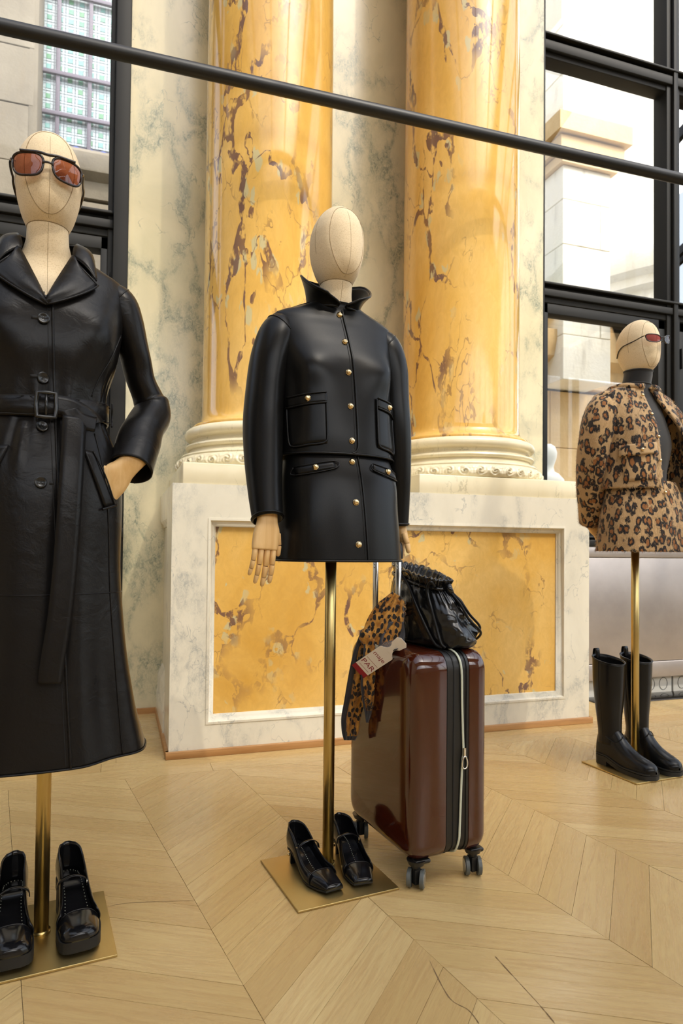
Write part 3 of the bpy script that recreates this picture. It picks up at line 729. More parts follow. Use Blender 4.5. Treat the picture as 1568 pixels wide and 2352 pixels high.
def patch_vf(L, quad, off=.003, base=-.002, nx=8, nz=8, top_in=0., warp=None):
    """quad TL,TR,BR,BL in (x,z) on the front; raised closed patch"""
    TL, TR, BR, BL = [np.array(q, float) for q in quad]; V = []
    for o_ in (off, base):
        for i in range(nz+1):
            t = i/nz
            for j in range(nx+1):
                u = j/nx; q = (TL*(1-u)+TR*u)*(1-t)+(BL*(1-u)+BR*u)*t
                ee = 0 if o_ == base else (0 if (0 < i < nz and 0 < j < nx) else -.0008)
                b_ = (warp(u, t) if (warp and o_ == off) else 0)
                V.append(L.fx(q[0], q[1], o_+ee+b_))
    n = (nx+1)*(nz+1); F = grid_faces(nz+1, nx+1); F += [tuple(i+n for i in f)[::-1] for f in grid_faces(nz+1, nx+1)]
    per = [j for j in range(nx+1)]+[(i+1)*(nx+1)+nx for i in range(nz)]+[nz*(nx+1)+j for j in range(nx-1, -1, -1)]+[i*(nx+1) for i in range(nz-1, 0, -1)]
    for a, b in zip(per, per[1:]+per[:1]): F.append((a, b, b+n, a+n))
    return V, F
def seam(name, L, pts, r, mat, parent, off=0., n=8, sub=6, **k):
    P = crv([np.array(p) for p in pts], sub) if len(pts) > 2 else [np.array(pts[0])+(np.array(pts[1])-np.array(pts[0]))*t for t in np.linspace(0, 1, 16)]
    return tube(name, [L.fx(p[0], p[1], off) for p in P], r, mat, parent, n, **k)
def limb(name, pts, rad, mat, parent, n=40, sub=8, ref=(0, 1, 0), fn=None, caps=True, inner=None):
    C = crv([tuple(p)+tuple(r) for p, r in zip(pts, rad)], sub)
    P = [c[:3] for c in C]; Rr = [(c[3], c[4]) for c in C]
    V, F = tube_vf(P, Rr, n, False, False, ref, None, fn); m = len(P)
    if caps:
        F.append(tuple(range(n))[::-1])
        # open cuff: turned-in lip and a recessed dark end
        Pn, T, A, B = frames(P, ref); base = len(V); last = [np.array(V[(m-1)*n+j]) for j in range(n)]; c = np.array(P[-1]); t = T[-1]
        for sc, bk in ((.93, .0), (.86, .03)):
            V += [c+(q-c)*sc-t*bk for q in last]
        F += [((m-1)*n+j, (m-1)*n+(j+1) % n, base+(j+1) % n, base+j) for j in range(n)]
        F += [(base+j, base+(j+1) % n, base+n+(j+1) % n, base+n+j) for j in range(n)]
        F.append(tuple(base+n+j for j in range(n)))
    return mk(name, V, F, mat, parent), P
def dome_button(name, L, x, z, parent, r=.0072, off=.003, mat='gold'):
    p = L.fx(x, z, off); nrm = Vector(L.fn(x, z)); q = nrm.to_track_quat('Z', 'Y')
    v1 = sphere_vf(p, r, 14, 8, (1, 1, .72), q); v2 = tube_vf([p-np.array(nrm)*.004, p-np.array(nrm)*.0005], r*1.12, 14)
    # ridge pattern on the dome
    v3 = sphere_vf(p+np.array(nrm)*r*.62, r*.42, 10, 6, (1, 1, .5), q)
    return mk(name, *join(v1, v2, v3), M[mat], parent)
def hole_button(L, x, z, parent, r=.0115, off=.004):
    p = L.fx(x, z, off); nrm = Vector(L.fn(x, z)); q = nrm.to_track_quat('Z', 'Y').to_matrix().to_4x4(); T = Matrix.Translation(p) @ q
    prof = [(0, .0014), (.0055, .0014), (.0075, .0030), (.0100, .0034), (r, .0022), (r, -.0012), (0, -.0012)]
    V, F = lathe_vf(prof, 24); b = mk('button', [T @ Vector(v) for v in V], F, M['button'], parent, auto=40)
    H = [sphere_vf((.0022*sx, .0022*sy, .0014), .0009, 6, 4) for sx in (1, -1) for sy in (1, -1)]
    V, F = join(*H, tube_vf([(-.0022, -.0022, .0016), (.0022, .0022, .0016)], .0005, 5), tube_vf([(-.0022, .0022, .0016), (.0022, -.0022, .0016)], .0005, 5))
    mk('thread', [T @ Vector(v) for v in V], F, M['black_in'], b); return b
M['button'] = plain('black horn button', srgb(26, 26, 25), .25)

# ------------------------------------------------------------------ mannequins
HEAD = Loft([(1.5475, .0415, .045, .045, 0, 0), (1.556, .046, .064, .05, 0, 0), (1.568, .0515, .079, .060, 0, 0), (1.588, .0580, .0895, .073, 0, 0), (1.612, .0635, .093, .085, 0, 0), (1.638, .0662, .092, .0905, 0, 0),
             (1.662, .0655, .0885, .090, 0, 0), (1.686, .060, .080, .082, 0, 0), (1.706, .0500, .066, .068, 0, 0), (1.722, .0360, .047, .049, 0, 0), (1.731, .0220, .029, .030, 0, 0), (1.7355, .0085, .011, .012, 0, 0), (1.736, .002, .003, .003, 0, 0)], 2.1)
HEAD.zs = [1.736-(1.736-z)*1.085 for z in HEAD.zs]; HEAD.z0 = HEAD.zs[0]; NZ = HEAD.z0
def face_oval(n=64):
    """outline of the face panel as (theta, z) on the head"""
    out = []
    for i in range(n):
        a = 2*math.pi*i/n; z = 1.628+.088*math.cos(a)
        w_ = .0475*math.copysign(abs(math.sin(a))**.88, math.sin(a))*(1+.06*math.cos(a))
        out.append((w_, z))
    return out
def head_disp(th, z):
    p = math.cos(th)
    if p < 0: return 0
    x = math.sin(th)*.064; u = (x/(.0475*(1+.06*(z-1.628)/.088)))**2.2 if x > 0 else (-x/(.0475*(1+.06*(z-1.628)/.088)))**2.2; u += abs((z-1.628)/.088)**2.2
    return -.0022*(1/(1+math.exp((u-1)*26)))
HEAD.disp = head_disp
HX = {'C': 0., 'L': -.014, 'R': 0.}; HY = -.014
def mannequin(label, loc, rz, plate, zpole, torso_z=1.0, hx=0., dz=0.):
    m = thing('mannequin', label, 'mannequin', (loc[0], loc[1], 0), R_(rz), 'linen head mannequins on brass stands')
    x0, x1, y0, y1 = plate
    box('base_plate', (x0, x1, y0, y1, 0.0008, .006), M['brass_plate'], m, .0012)
    tube('pole', [(0, 0, .005), (0, 0, .5), (0, 0, zpole)], .0148, M['brass'], m, 28)
    tube('pole_socket', [(0, 0, .004), (0, 0, .012)], .0185, M['brass'], m, 28)
    V, F = HEAD.grid(NZ, 1.736, 60, 72); h = mk('head', V, F, M['linen'], m); h.location = (hx, HY, dz)
    pts = []
    for x, z in face_oval():
        t = HEAD.th(x, z); pts.append(HEAD.P(t, z)+HEAD.N(t, z)*.0001)
    tube('face_seam', pts, .00075, M['seam'], h, 6, True)
    tube('centre_seam', [HEAD.P(0, z, .0001) for z in np.linspace(NZ+.004, 1.70, 30)], .0004, M['seam'], h, 5)
    tube('crown_seam', [HEAD.P(-math.pi/2+.12, z, .0001) for z in np.linspace(1.60, 1.735, 20)]+[HEAD.P(math.pi/2-.12, z, .0001) for z in np.linspace(1.735, 1.60, 20)], .0005, M['seam'], h, 5)
    T = Loft([(torso_z, .10, .07, .07, 0, -.01), (1.12, .088, .072, .07, 0, -.01), (1.25, .128, .098, .085, 0, -.005), (1.34, .112, .084, .082, 0, 0), (1.40, .102, .062, .070, 0, 0), (1.435, .086, .047, .060, 0, .004), (1.46, .062, .043, .054, 0, .004), (1.485, .0485, .0435, .048, 0, .002), (1.51, .0425, .0425, .0445, 0, 0), (NZ-.0006, .0415, .0445, .0445, 0, 0)], 2.15)
    V, F = T.grid(torso_z, NZ-.0006, 56, 48)
    def lean(v): k = max(0, min(1, (v[2]-1.465)/.06)); return (v[0]+hx*(1 if v[2] > 1.2 else 0), v[1]+HY*k, v[2]+dz*max(0, min(1, (v[2]-1.3)/.2)))
    to = mk('torso', [lean(v) for v in V], F, M['linen'], m)
    tube('centre_seam', [lean(T.P(0, z, .0002)) for z in np.linspace(1.30, NZ-.002, 24)], .0004, M['seam'], to, 5)
    tube('neck_joint', [HEAD.P(a, NZ+.0001, .0004)+np.array([hx, HY, dz]) for a in np.linspace(0, 2*math.pi, 40, endpoint=False)], .0008, M['seam'], to, 6, True)
    return m
def hand(parent, M4, curl=(8, 8, 6), thumb=(18, 10), mirror=1, spread=1., palm_l=.078, name='hand'):
    """jointed wooden hand: wrist at origin, fingers down -z, back of hand to -y, thumb on +x (mirror)"""
    def tr(V): return [M4 @ Vector((v[0]*mirror, v[1], v[2])) for v in V]
    L = Loft([(-palm_l, .0325, .0105, .0115, -.004, 0), (-palm_l+.012, .0340, .0125, .0135, -.003, 0), (-.045, .0340, .0145, .0155, -.001, 0), (-.028, .031, .016, .017, 0, 0), (-.01, .0255, .017, .018, 0, 0), (.012, .024, .018, .019, 0, 0), (.03, .024, .018, .019, 0, 0)], 2.6)
    V, F = L.grid(-palm_l, .03, 30, 32); F.append(tuple(range(32))); F.append(tuple(len(V)-32+j for j in range(32)))
    p = mk(name, tr(V), F, M['hand_wood'], parent)
    def digit(nm, base, lens, rad, axis0, bend, side=Vector((1, 0, 0))):
        parts = []; pos = Vector(base); d = Vector(axis0).normalized(); joints = []
        for k, (ln, an) in enumerate(zip(lens, bend)):
            d = Quaternion(side, R_(an)) @ d; e = pos+d*ln; r0 = rad*(1-.10*k); r1 = rad*(1-.10*(k+1))
            if k < len(lens)-1: pl = [(pos, r0*.86), (pos+d*.0015, r0), (e-d*.002, r1*1.02), (e-d*.0006, r1*.84)]
            else: pl = [(pos, r0*.86), (pos+d*.0015, r0), (pos+d*ln*.62, r1*1.0), (pos+d*ln*.86, r1*.86), (e, r1*.35)]
            parts.append(tube_vf([tuple(a) for a, _ in pl], [b for _, b in pl], 14, ref=(0, 1, 0)))
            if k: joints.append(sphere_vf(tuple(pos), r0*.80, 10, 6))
            pos = e
        V, F = join(*parts); o = mk(nm, tr(V), F, M['hand_wood'], p, auto=45)
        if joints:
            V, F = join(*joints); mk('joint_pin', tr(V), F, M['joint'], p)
        return o
    for i, (x, ls, r, sp) in enumerate(((.0215, (.036, .025, .021), .0078, .03), (.0060, (.040, .028, .023), .0080, .0), (-.0100, (.037, .026, .022), .0076, -.03), (-.0255, (.028, .020, .018), .0068, -.07))):
        digit('finger', (x-.003, 0, -palm_l+.001), ls, r, (sp*spread, 0, -1), [c*(1+.08*i) for c in curl], Vector((1, 0, 0)))
    digit('thumb', (.029, .002, -.036), (.030, .026, .0215)[:2], .0085, (.34, -.06, -1), thumb, Vector((.5, .5, .6)).normalized())
    return p
# ------------------------------------------------------------------ stands and bodies
LOCC, LOCL, LOCR = (.535, 1.685), (-.143, 1.57), (1.91, 2.10)
mC = mannequin('cream linen mannequin with bare egg-shaped head wearing black leather jacket and skirt', LOCC, 6.5, (-.155, .110, -.184, .091), 1.02)
mL = mannequin('cream linen mannequin in brown-lens sunglasses wearing the long belted black coat', LOCL, 6.5, (-.139, .139, -.148, .130), 1.02, hx=HX['L'], dz=-.018)
mR = mannequin('cream linen mannequin in cat-eye sunglasses wearing the leopard fur suit', LOCR, 4.5, (-.154, .119, -.152, .121), 1.02)
def worn(name, label, cat, m, group=None): return thing(name, label, cat, tuple(m.location), m.rotation_euler.z, group)

# ================================================================== centre: jacket, skirt
def bump2(th, z, t0, z0, st, sz, a): return a*math.exp(-((th-t0)/st)**2-((z-z0)/sz)**2)
def dJ(th, z):
    d = .0015*math.sin(3*th+z*14)*math.exp(-((z-1.2)/.12)**2)
    for s in (-1, 1):
        d += bump2(th, z, s*.62, 1.29, .34, .05, .014)      # bust
        d += bump2(th, z, s*1.05, 1.18, .22, .12, -.007)
    d += bump2(th, z, 0, 1.27, .30, .09, -.004)
    return d
JL = Loft([(1.066, .158, .112, .108, 0, -.022), (1.11, .157, .113, .106, 0, -.02), (1.17, .154, .112, .103, 0, -.016), (1.24, .155, .108, .100, 0, -.012), (1.31, .160, .100, .097, 0, -.006), (1.36, .168, .087, .090, 0, 0), (1.40, .174, .073, .080, 0, .004),
           (1.428, .173, .062, .070, 0, .006), (1.444, .155, .056, .064, 0, .006), (1.456, .125, .053, .062, 0, .006), (1.468, .093, .052, .060, 0, .006), (1.478, .070, .053, .058, 0, .004)], 2.3, dJ)
jk = worn('leather_jacket', 'boxy black leather jacket with upturned collar and gold dome buttons', 'jacket', mC)
V, F = JL.grid(1.066, 1.478, 84, 128, lip=.09); body = mk('body', V, F, M['leather'], jk)
pip = M['leather']
# front edge piping: follows the overlap edge and turns along the hem
xe = lambda z: .010-.006*max(0, (z-1.25)/.2)
seam('front_piping', JL, [(xe(z), z) for z in np.linspace(1.455, 1.085, 22)]+[(.004, 1.073), (-.006, 1.0685)], .0026, pip, body, .0016)
seam('front_edge_stitching', JL, [(xe(z)-.008, z) for z in np.linspace(1.45, 1.08, 20)], .0008, M['black_in'], body, .0004)
tube('hem_piping', [JL.P(a, 1.067, .001) for a in np.linspace(-math.pi, math.pi, 80, endpoint=False)], .0030, pip, body, 8, True)
for z in (1.440, 1.360, 1.276, 1.188, 1.100): dome_button('button', JL, -.006, z, jk)
def shoulder_pts(s): return [JL.fx(s*x, z, .0005) for x, z in ((.075, 1.474), (.10, 1.464), (.13, 1.4545), (.158, 1.442))]
for s in (-1, 1): tube('shoulder_seam', crv(shoulder_pts(s), 6), .0014, pip, body, 6)
# patch pockets
def pocket(s):
    xi, xo = s*.070, s*.146; tz, bz = 1.213, 1.090
    pk = mk('pocket', *patch_vf(JL, [(xi, tz), (xo, tz-.010), (xo*.985, bz-.008), (xi, bz)] if s > 0 else [(xo, tz-.010), (xi, tz), (xi, bz), (xo*.985, bz-.008)], .0045, -.003, 12, 12), M['leather'], jk)
    seam('pocket_piping', JL, [(xi, tz+.002), (xi, tz-.05), (xi, bz+.016), (xi+s*.004, bz+.004), (xi+s*.016, bz-.001), (xi+s*.04, bz-.004), (xo-s*.010, bz-.008), (xo-s*.001, bz+.004), (xo, tz-.06), (xo, tz-.010)], .0026, pip, pk, .004)
    fl_ = mk('pocket_flap', *patch_vf(JL, [(xo, tz-.006), (xi, tz+.004), (xi, tz-.022), (xo, tz-.032)] if s < 0 else [(xi, tz+.004), (xo, tz-.006), (xo, tz-.032), (xi, tz-.022)], .008, .002, 12, 4), M['leather'], pk)
    seam('flap_piping', JL, [(xi, tz-.022), ((xi+xo)/2, tz-.027), (xo, tz-.032)], .0022, pip, pk, .008); seam('flap_piping', JL, [(xi, tz+.004), ((xi+xo)/2, tz-.001), (xo, tz-.006)], .0020, pip, pk, .008)
    dome_button('button', JL, s*.110, tz-.013, jk, .0070, .010)
for s in (-1, 1): pocket(s)
# sleeves
def sleeve(s, pts, rad, mat, par, seamr=.0022, ref=(0, 1, 0), fn=None, cuffpipe=True, n=44):
    o, P = limb('sleeve', pts, rad, mat, par, n, 8, ref, fn); return o
slfn = lambda t, a: .012*math.sin(3*a+9*t)+.02*math.exp(-((t-.5)/.08)**2)*math.sin(2*a+1)
sL = sleeve(-1, [(-.118, .004, 1.408), (-.150, .004, 1.388), (-.172, .004, 1.33), (-.185, .002, 1.25), (-.194, -.008, 1.16), (-.202, -.034, 1.06), (-.207, -.064, .97), (-.208, -.090, .900)],
            [(.034, .036), (.056, .048), (.064, .050), (.063, .050), (.062, .051), (.056, .047), (.048, .041), (.041, .0365)], M['leather'], jk, fn=slfn)
sR = sleeve(1, [(.118, .004, 1.408), (.150, .004, 1.388), (.170, .004, 1.33), (.178, .000, 1.25), (.184, -.004, 1.16), (.190, -.003, 1.06), (.196, .000, .97), (.199, .001, .897)],
            [(.034, .036), (.056, .048), (.064, .050), (.060, .047), (.058, .046), (.052, .042), (.044, .036), (.038, .031)], M['leather'], jk, fn=slfn)
def ring_at(o, n, i, r, mat, nm, par):
    V = [tuple(o.data.vertices[i*n+j].co) for j in range(n)]; return tube(nm, V, r, mat, par, 7, True)
for o in (sL, sR): ring_at(o, 44, 7, .0020, pip, 'armhole_piping', o); ring_at(o, 44, 55, .0034, pip, 'cuff_piping', o)
# collar, turned up
def collar_c():
    V = []; ns, nh = 61, 9
    for i in range(ns):
        s = i/(ns-1)*2-1; a = s*(math.pi-.16)      # a=0 back, +-: towards the front
        f = abs(s); back = math.cos(a)*.5+.5
        ex, ey = math.sin(a), math.cos(a)
        lo = np.array([.070*ex, .004+.058*ey, 1.462+.016*back]); 
        hh = hermite([0, .45, .80, 1.], [.084, .082, .030, .004], f)
        flare = hermite([0, .35, .80, 1.], [.010, .014, .034, .006], f)
        up = lo+np.array([ex*flare, ey*flare*.8-.016*max(0, (f-.5)/.5)*(1 if f < .9 else .5), hh])
        for j in range(nh):
            t = j/(nh-1); p = lo*(1-t)+up*t; bow = math.sin(math.pi*t)*.004; V.append(p-np.array([ex, ey, 0])*bow)
    return V, grid_faces(ns, nh), ns, nh
V, F, ns, nh = collar_c(); co = solidify(mk('collar', V, F, M['leather'], jk), .005, 0)
tube('collar_piping', [V[j] for j in range(nh)]+[V[i*nh+nh-1] for i in range(1, ns)]+[V[(ns-1)*nh+j] for j in range(nh-2, -1, -1)], .0032, pip, co, 8)
tube('collar_seam', [V[i*nh] for i in range(ns)], .0038, pip, co, 8)
# skirt
def dS(th, z):
    return .003*math.sin(2*th+.6)*max(0, (1.05-z)/.25)+bump2(th, z, -.75, .90, .25, .12, .006)+bump2(th, z, -.35, .84, .16, .10, -.004)+bump2(th, z, 1.0, 1.0, .3, .05, .004)
SL = Loft([(.802, .168, .126, .122, 0, -.045), (.86, .165, .124, .120, 0, -.043), (.93, .161, .120, .116, 0, -.040), (1.0, .156, .113, .110, 0, -.036), (1.05, .147, .104, .104, 0, -.030), (1.10, .136, .092, .096, 0, -.022)], 2.2, dS)
skc = worn('leather_skirt', 'short black leather skirt with gold buttons below the leather jacket', 'skirt', mC)
V, F = SL.grid(.802, 1.10, 54, 120, lip=.10); sb = mk('body', V, F, M['leather'], skc)
tube('hem_piping', [SL.P(a, .803, .001) for a in np.linspace(-math.pi, math.pi, 80, endpoint=False)], .0028, pip, sb, 8, True)
seam('front_edge', SL, [(.012+.010*(1.06-z)/.25, z) for z in np.linspace(1.085, .803, 16)], .0020, pip, sb, .0012)
seam('front_edge_stitching', SL, [(.005+.010*(1.06-z)/.25, z) for z in np.linspace(1.085, .805, 16)], .0007, M['black_in'], sb, .0005)
for x, z in ((-.006, 1.048), (-.006, .946), (-.003, .843)): dome_button('button', SL, x, z, skc)
def welt(s):
    q = [(s*.052, 1.046), (s*.138, 1.030), (s*.138, 1.010), (s*.052, 1.028)] if s > 0 else [(-.138, 1.030), (-.052, 1.046), (-.052, 1.028), (-.138, 1.010)]
    wl = mk('pocket_welt', *patch_vf(SL, q, .0045, -.002, 12, 3), M['leather'], skc)
    seam('welt_piping', SL, q+[q[0]], .0016, pip, wl, .004, sub=4); dome_button('button', SL, s*.098, 1.0285, skc, .0070, .008)
for s in (-1, 1): welt(s)
# hands of the centre mannequin
hand(mC, Matrix.Translation((-.209, -.092, .906)) @ Matrix.Rotation(R_(-4), 4, 'X') @ Matrix.Rotation(R_(3), 4, 'Y') @ Matrix.Rotation(R_(8), 4, 'Z'), (7, 9, 6), (14, 8))
hR = hand(mC, Matrix.Translation((.206, .009, .912)) @ Matrix.Rotation(R_(-11), 4, 'Y') @ Matrix.Rotation(R_(90), 4, 'Z'), (41, 70, 60), (4, 10), -1, .3, .060)

# ================================================================== left: long belted coat
def dCt(th, z):
    d = 0
    f = math.exp(-((z-1.115)/.055)**2)
    d += f*.0045*math.sin(17*th+3*math.sin(5*th))              # gathers at the belt
    d += .0025*math.sin(9*th+1.3+z*3)*math.exp(-((z-1.19)/.06)**2)
    for s in (-1, 1): d += bump2(th, z, s*.62, 1.285, .34, .055, .015)
    lo = max(0, min(1, (1.02-z)/.5))
    d += lo*(.007*math.sin(5*th+.9+z*1.2)+.004*math.sin(9*th-z*3))
    d += bump2(th, z, .16, .80, .10, .35, -.010)*min(1, lo*2)      # fold beside the hanging belt
    d += bump2(th, z, -.30, 1.04, .05, .06, .006)+bump2(th, z, -.45, 1.05, .05, .05, -.005)
    d += .003*math.sin(22*z+4*th)*math.exp(-((abs(th)-1.2)/.4)**2)*math.exp(-((z-1.2)/.1)**2)
    return d
CL = Loft([(.395, .212, .150, .150, -.008, -.012), (.50, .186, .142, .140, -.008, -.012), (.65, .163, .133, .130, -.008, -.012), (.80, .153, .126, .124, -.008, -.012), (.92, .156, .122, .122, -.008, -.012), (.99, .153, .116, .116, -.008, -.012), (1.05, .136, .105, .106, -.008, -.012),
           (1.112, .114, .092, .094, -.008, -.012), (1.17, .121, .096, .096, -.008, -.010), (1.24, .140, .106, .100, -.008, -.008), (1.31, .152, .102, .098, -.008, -.004), (1.36, .160, .090, .092, -.010, 0), (1.395, .163, .077, .082, -.010, .004), (1.420, .155, .067, .073, -.012, .006),
           (1.440, .122, .060, .067, -.012, .006), (1.458, .088, .055, .062, -.012, .006), (1.475, .066, .052, .058, -.012, .004)], 2.25, dCt)
ct = worn('leather_coat', 'long belted black leather coat with wide notched lapels and dark buttons', 'coat', mL)
# body with the open V at the neck cut out
nt_, nz_ = 160, 150
V, F = CL.grid(.395, 1.475, nz_, nt_, lip=.12)
def in_v(p): return p[1] < .0 and p[2] > 1.333 and abs(p[0]+.017) < (p[2]-1.333)*.50+.003
keep = [f for f in F if not all(in_v(V[i]) for i in f)]
cb = mk('body', V, keep, M['coat'], ct)
lm = M['coat']
def lapel(s):
    v = -.017
    A, B, C, D = (v+s*-.006*0, 1.316), (v+s*.100, 1.382), (v+s*.060, 1.428), (v+s*.050, 1.452)
    inner = [(v+s*(z-1.335)*.42, z) for z in np.linspace(1.335, 1.452, 12)]
    outer = []
    for t in np.linspace(0, 1, 12):
        if t < .72:
            u = t/.72; q = np.array(A)*(1-u)+np.array(B)*u; q = q+np.array([s*.004, -.006])*math.sin(math.pi*u)
        else:
            u = (t-.72)/.28; q = np.array(B)*(1-u)+np.array(C)*u
        outer.append(q)
    inner[0] = (A[0]-s*.006, A[1]+.004)
    V = []; nx = 8
    for o_ in (1, 0):
        for (a, b) in zip(inner, outer):
            for j in range(nx+1):
                u = j/nx; q = np.array(a)*(1-u)+np.array(b)*u
                h = (.007+.006*math.sin(math.pi*min(u*1.1, 1)) + .004*u) if o_ else (.002 if u < .9 else .004)
                p = CL.fx(q[0], q[1], h); V.append(p)
    m = 12; n = m*(nx+1); F = grid_faces(m, nx+1); F += [tuple(i+n for i in f)[::-1] for f in F[:]]
    per = list(range(nx+1))+[i*(nx+1)+nx for i in range(1, m)]+[(m-1)*(nx+1)+j for j in range(nx-1, -1, -1)]+[i*(nx+1) for i in range(m-2, 0, -1)]
    F += [(a, b, b+n, a+n) for a, b in zip(per, per[1:]+per[:1])]
    lp = mk('lapel', V, F, lm, ct)
    tube('lapel_edge', [V[i*(nx+1)+nx] for i in range(m)], .0022, lm, lp, 7); return lp
for s in (1, -1): lapel(s)
def collar_l():
    V = []; ns, nh = 61, 10
    for i in range(ns):
        s = i/(ns-1)*2-1; a = s*(math.pi-.62); f = abs(s); ex, ey = math.sin(a), math.cos(a); v = -.014
        back = max(0, math.cos(a))
        stand = np.array([v+.052*ex, .004+.052*ey, 1.462+.036*(math.cos(a)*.5+.5)]); top = stand+np.array([ex*.008, ey*.008, .022])
        if f > .62:   # the front ends lie on the chest above the lapels
            k = (f-.62)/.38; sx = math.copysign(1, ex)
            ti = CL.fx(v+sx*(.052-.004*k), 1.470-.012*k-.010*k, .006); tp = np.array([ti[0], ti[1], ti[2]+.012*(1-k)]); top = top*(1-k)+tp*k
            fx_, fz_ = v+sx*(.088+.006*k), 1.452-.056*k
            fall = CL.fx(fx_, min(fz_, 1.445), .010)
            r0 = np.array([v+.098*ex, .006+.082*ey, 1.448]); fall = r0*(1-min(1, k*2.2))+fall*min(1, k*2.2)
        else:
            fall = np.array([v+.098*ex, .006+.086*ey, 1.446+.004*back])
        for j in range(nh):
            t = j/(nh-1); p = top*(1-t)+fall*t; p = p+np.array([ex, ey, .9])*(.011*math.sin(math.pi*t))*(1 if f < .62 else 1-.6*(f-.62)/.38); V.append(p)
    return V, grid_faces(ns, nh), ns, nh
V, F, ns, nh = collar_l(); cl = solidify(mk('collar', V, F, lm, ct), .004, 0)
tube('collar_edge', [V[i*nh+nh-1] for i in range(ns)]+[V[(ns-1)*nh+j] for j in range(nh-2, -1, -1)], .0022, lm, cl, 7)
# overlap edge, seams
xe2 = lambda z: -.004+.048*max(0, (1.32-z)/.93)**1.2
seam('front_edge', CL, [(xe2(z), z) for z in np.linspace(1.322, .397, 50)], .0026, lm, cb, .0016, sub=2)
seam('front_edge_stitching', CL, [(xe2(z)-.009, z) for z in np.linspace(1.315, .399, 50)], .0008, M['black_in'], cb, .0006, sub=2)
tube('knee_seam', [CL.P(a, .735, .0004) for a in np.linspace(-1.7, 1.7, 80)], .0012, lm, cb, 6)
for s in (1, -1):
    seam('princess_seam', CL, [(-.010+s*x, z) for x, z in ((.147, 1.30), (.125, 1.24), (.100, 1.19), (.086, 1.15))], .0012, lm, cb, .0006)
    seam('princess_seam', CL, [(-.010+s*x, z) for x, z in ((.092, 1.07), (.112, .98), (.122, .88), (.128, .735), (.142, .56), (.156, .399))], .0013, lm, cb, .0006)
tube('hem_edge', [CL.P(a, .396, .0008) for a in np.linspace(-math.pi, math.pi, 120, endpoint=False)], .0022, lm, cb, 7, True)
for z in (1.290, 1.172, 1.071, .957): hole_button(CL, -.0205+.003*(1.3-z), z, ct)
for z in (1.290, 1.172, .957):
    sx = -1 if z > 1 else 1
    mk('buttonhole', *patch_vf(CL, [(-.043, z+.0045), (-.024, z+.0045), (-.024, z-.0025), (-.043, z-.0025)] if sx < 0 else [(-.004, z+.003), (.004, z+.003), (.004, z-.003), (-.004, z-.003)], .002, -.001, 4, 2), M['black_in'], cb)
# belt
def band_vf(L, z0, z1, off, th, n=140, wob=None):
    V = []
    for i in range(n):
        a = -math.pi+2*math.pi*i/n; w_ = wob(a) if wob else 0
        dd = L.disp; L.disp = None
        for off_, z in ((off, z0), (off+th, z0+.001), (off+th+.0012, (z0+z1)/2), (off+th, z1-.001), (off, z1)): V.append(L.P(a, z+w_, off_))
        L.disp = dd
    return V, grid_faces(n, 5, True)
belt = mk('belt', *band_vf(CL, 1.093, 1.136, .0055, .004, wob=lambda a: .004*math.sin(a*1.0+.4)-.002*math.cos(2*a)), lm, ct)
for dz in (1.096, 1.133): tube('belt_stitching', [CL.P(a, dz+.004*math.sin(a+.4)-.002*math.cos(2*a), .0108) for a in np.linspace(-1.5, 1.5, 70)], .0008, M['black_in'], belt, 5)
def bp(x, z, off):
    dd = CL.disp; CL.disp = None; p = CL.fx(x, z, off); CL.disp = dd; return p
bk = tube('buckle', [bp(-.012+x, 1.1125+z, .017) for x, z in ((-.016, -.027), (.0, -.0275), (.016, -.027), (.0172, 0), (.016, .027), (0, .0275), (-.016, .027), (-.0172, 0))], .0046, M['button'], belt, 8, True, ref=(0, 1, 0))
tube('buckle_bar', [bp(-.012, 1.087, .017), bp(-.012, 1.139, .017)], .003, M['button'], belt, 8)
def strip(name, pts, wid, off, mat, par, th=.004):
    """flat strap following (x,z) points on the coat front"""
    P = crv([np.array(p) for p in pts], 6); V = []
    for i, p in enumerate(P):
        t = P[min(i+1, len(P)-1)]-P[max(i-1, 0)]; t /= np.linalg.norm(t); s_ = np.array([-t[1], t[0]])
        o_ = off(i/(len(P)-1)) if callable(off) else off
        for k in (-1, -.5, 0, .5, 1):
            q = p+s_*wid/2*k; V.append(bp(q[0], q[1], o_+.0015*(1-k*k)))
    return solidify(mk(name, V, grid_faces(len(P), 5), mat, par), th, 0)
strip('belt_loop_fold', [(.002, 1.116), (.03, 1.114), (.060, 1.098), (.072, 1.082)], .042, .014, lm, belt)
strip('belt_loop_fold', [(.072, 1.080), (.055, 1.082), (.038, 1.090), (.026, 1.108)], .034, .020, lm, belt)
strip('belt_tail', [(.036, 1.092), (.034, 1.02), (.030, .93), (.025, .82), (.017, .70), (.006, .61), (.002, .566)], .040, lambda t: .020+.006*math.sin(2.5*t), lm, belt)
tube('belt_carrier', [bp(.104, z, .018-.0002*abs(z-1.115)) for z in (1.085, 1.10, 1.115, 1.13, 1.146)], .0022, lm, belt, 6)
# slanted pockets
for s in (1, -1):
    q = [(-.010+s*.068, 1.030), (-.010+s*.086, 1.028), (-.010+s*.132, .918), (-.010+s*.112, .912)]
    if s < 0: q = [q[1], q[0], q[3], q[2]]
    wl = mk('pocket_welt', *patch_vf(CL, q, .006, -.003, 5, 12), lm, ct)
    seam('welt_edge', CL, [(-.010+s*.086, 1.028), (-.010+s*.112, .975), (-.010+s*.132, .918)], .0018, lm, wl, .006)
    seam('welt_stay', CL, [(-.010+s*.105, .909), (-.010+s*.135, .921)], .0026, lm, wl, .006)
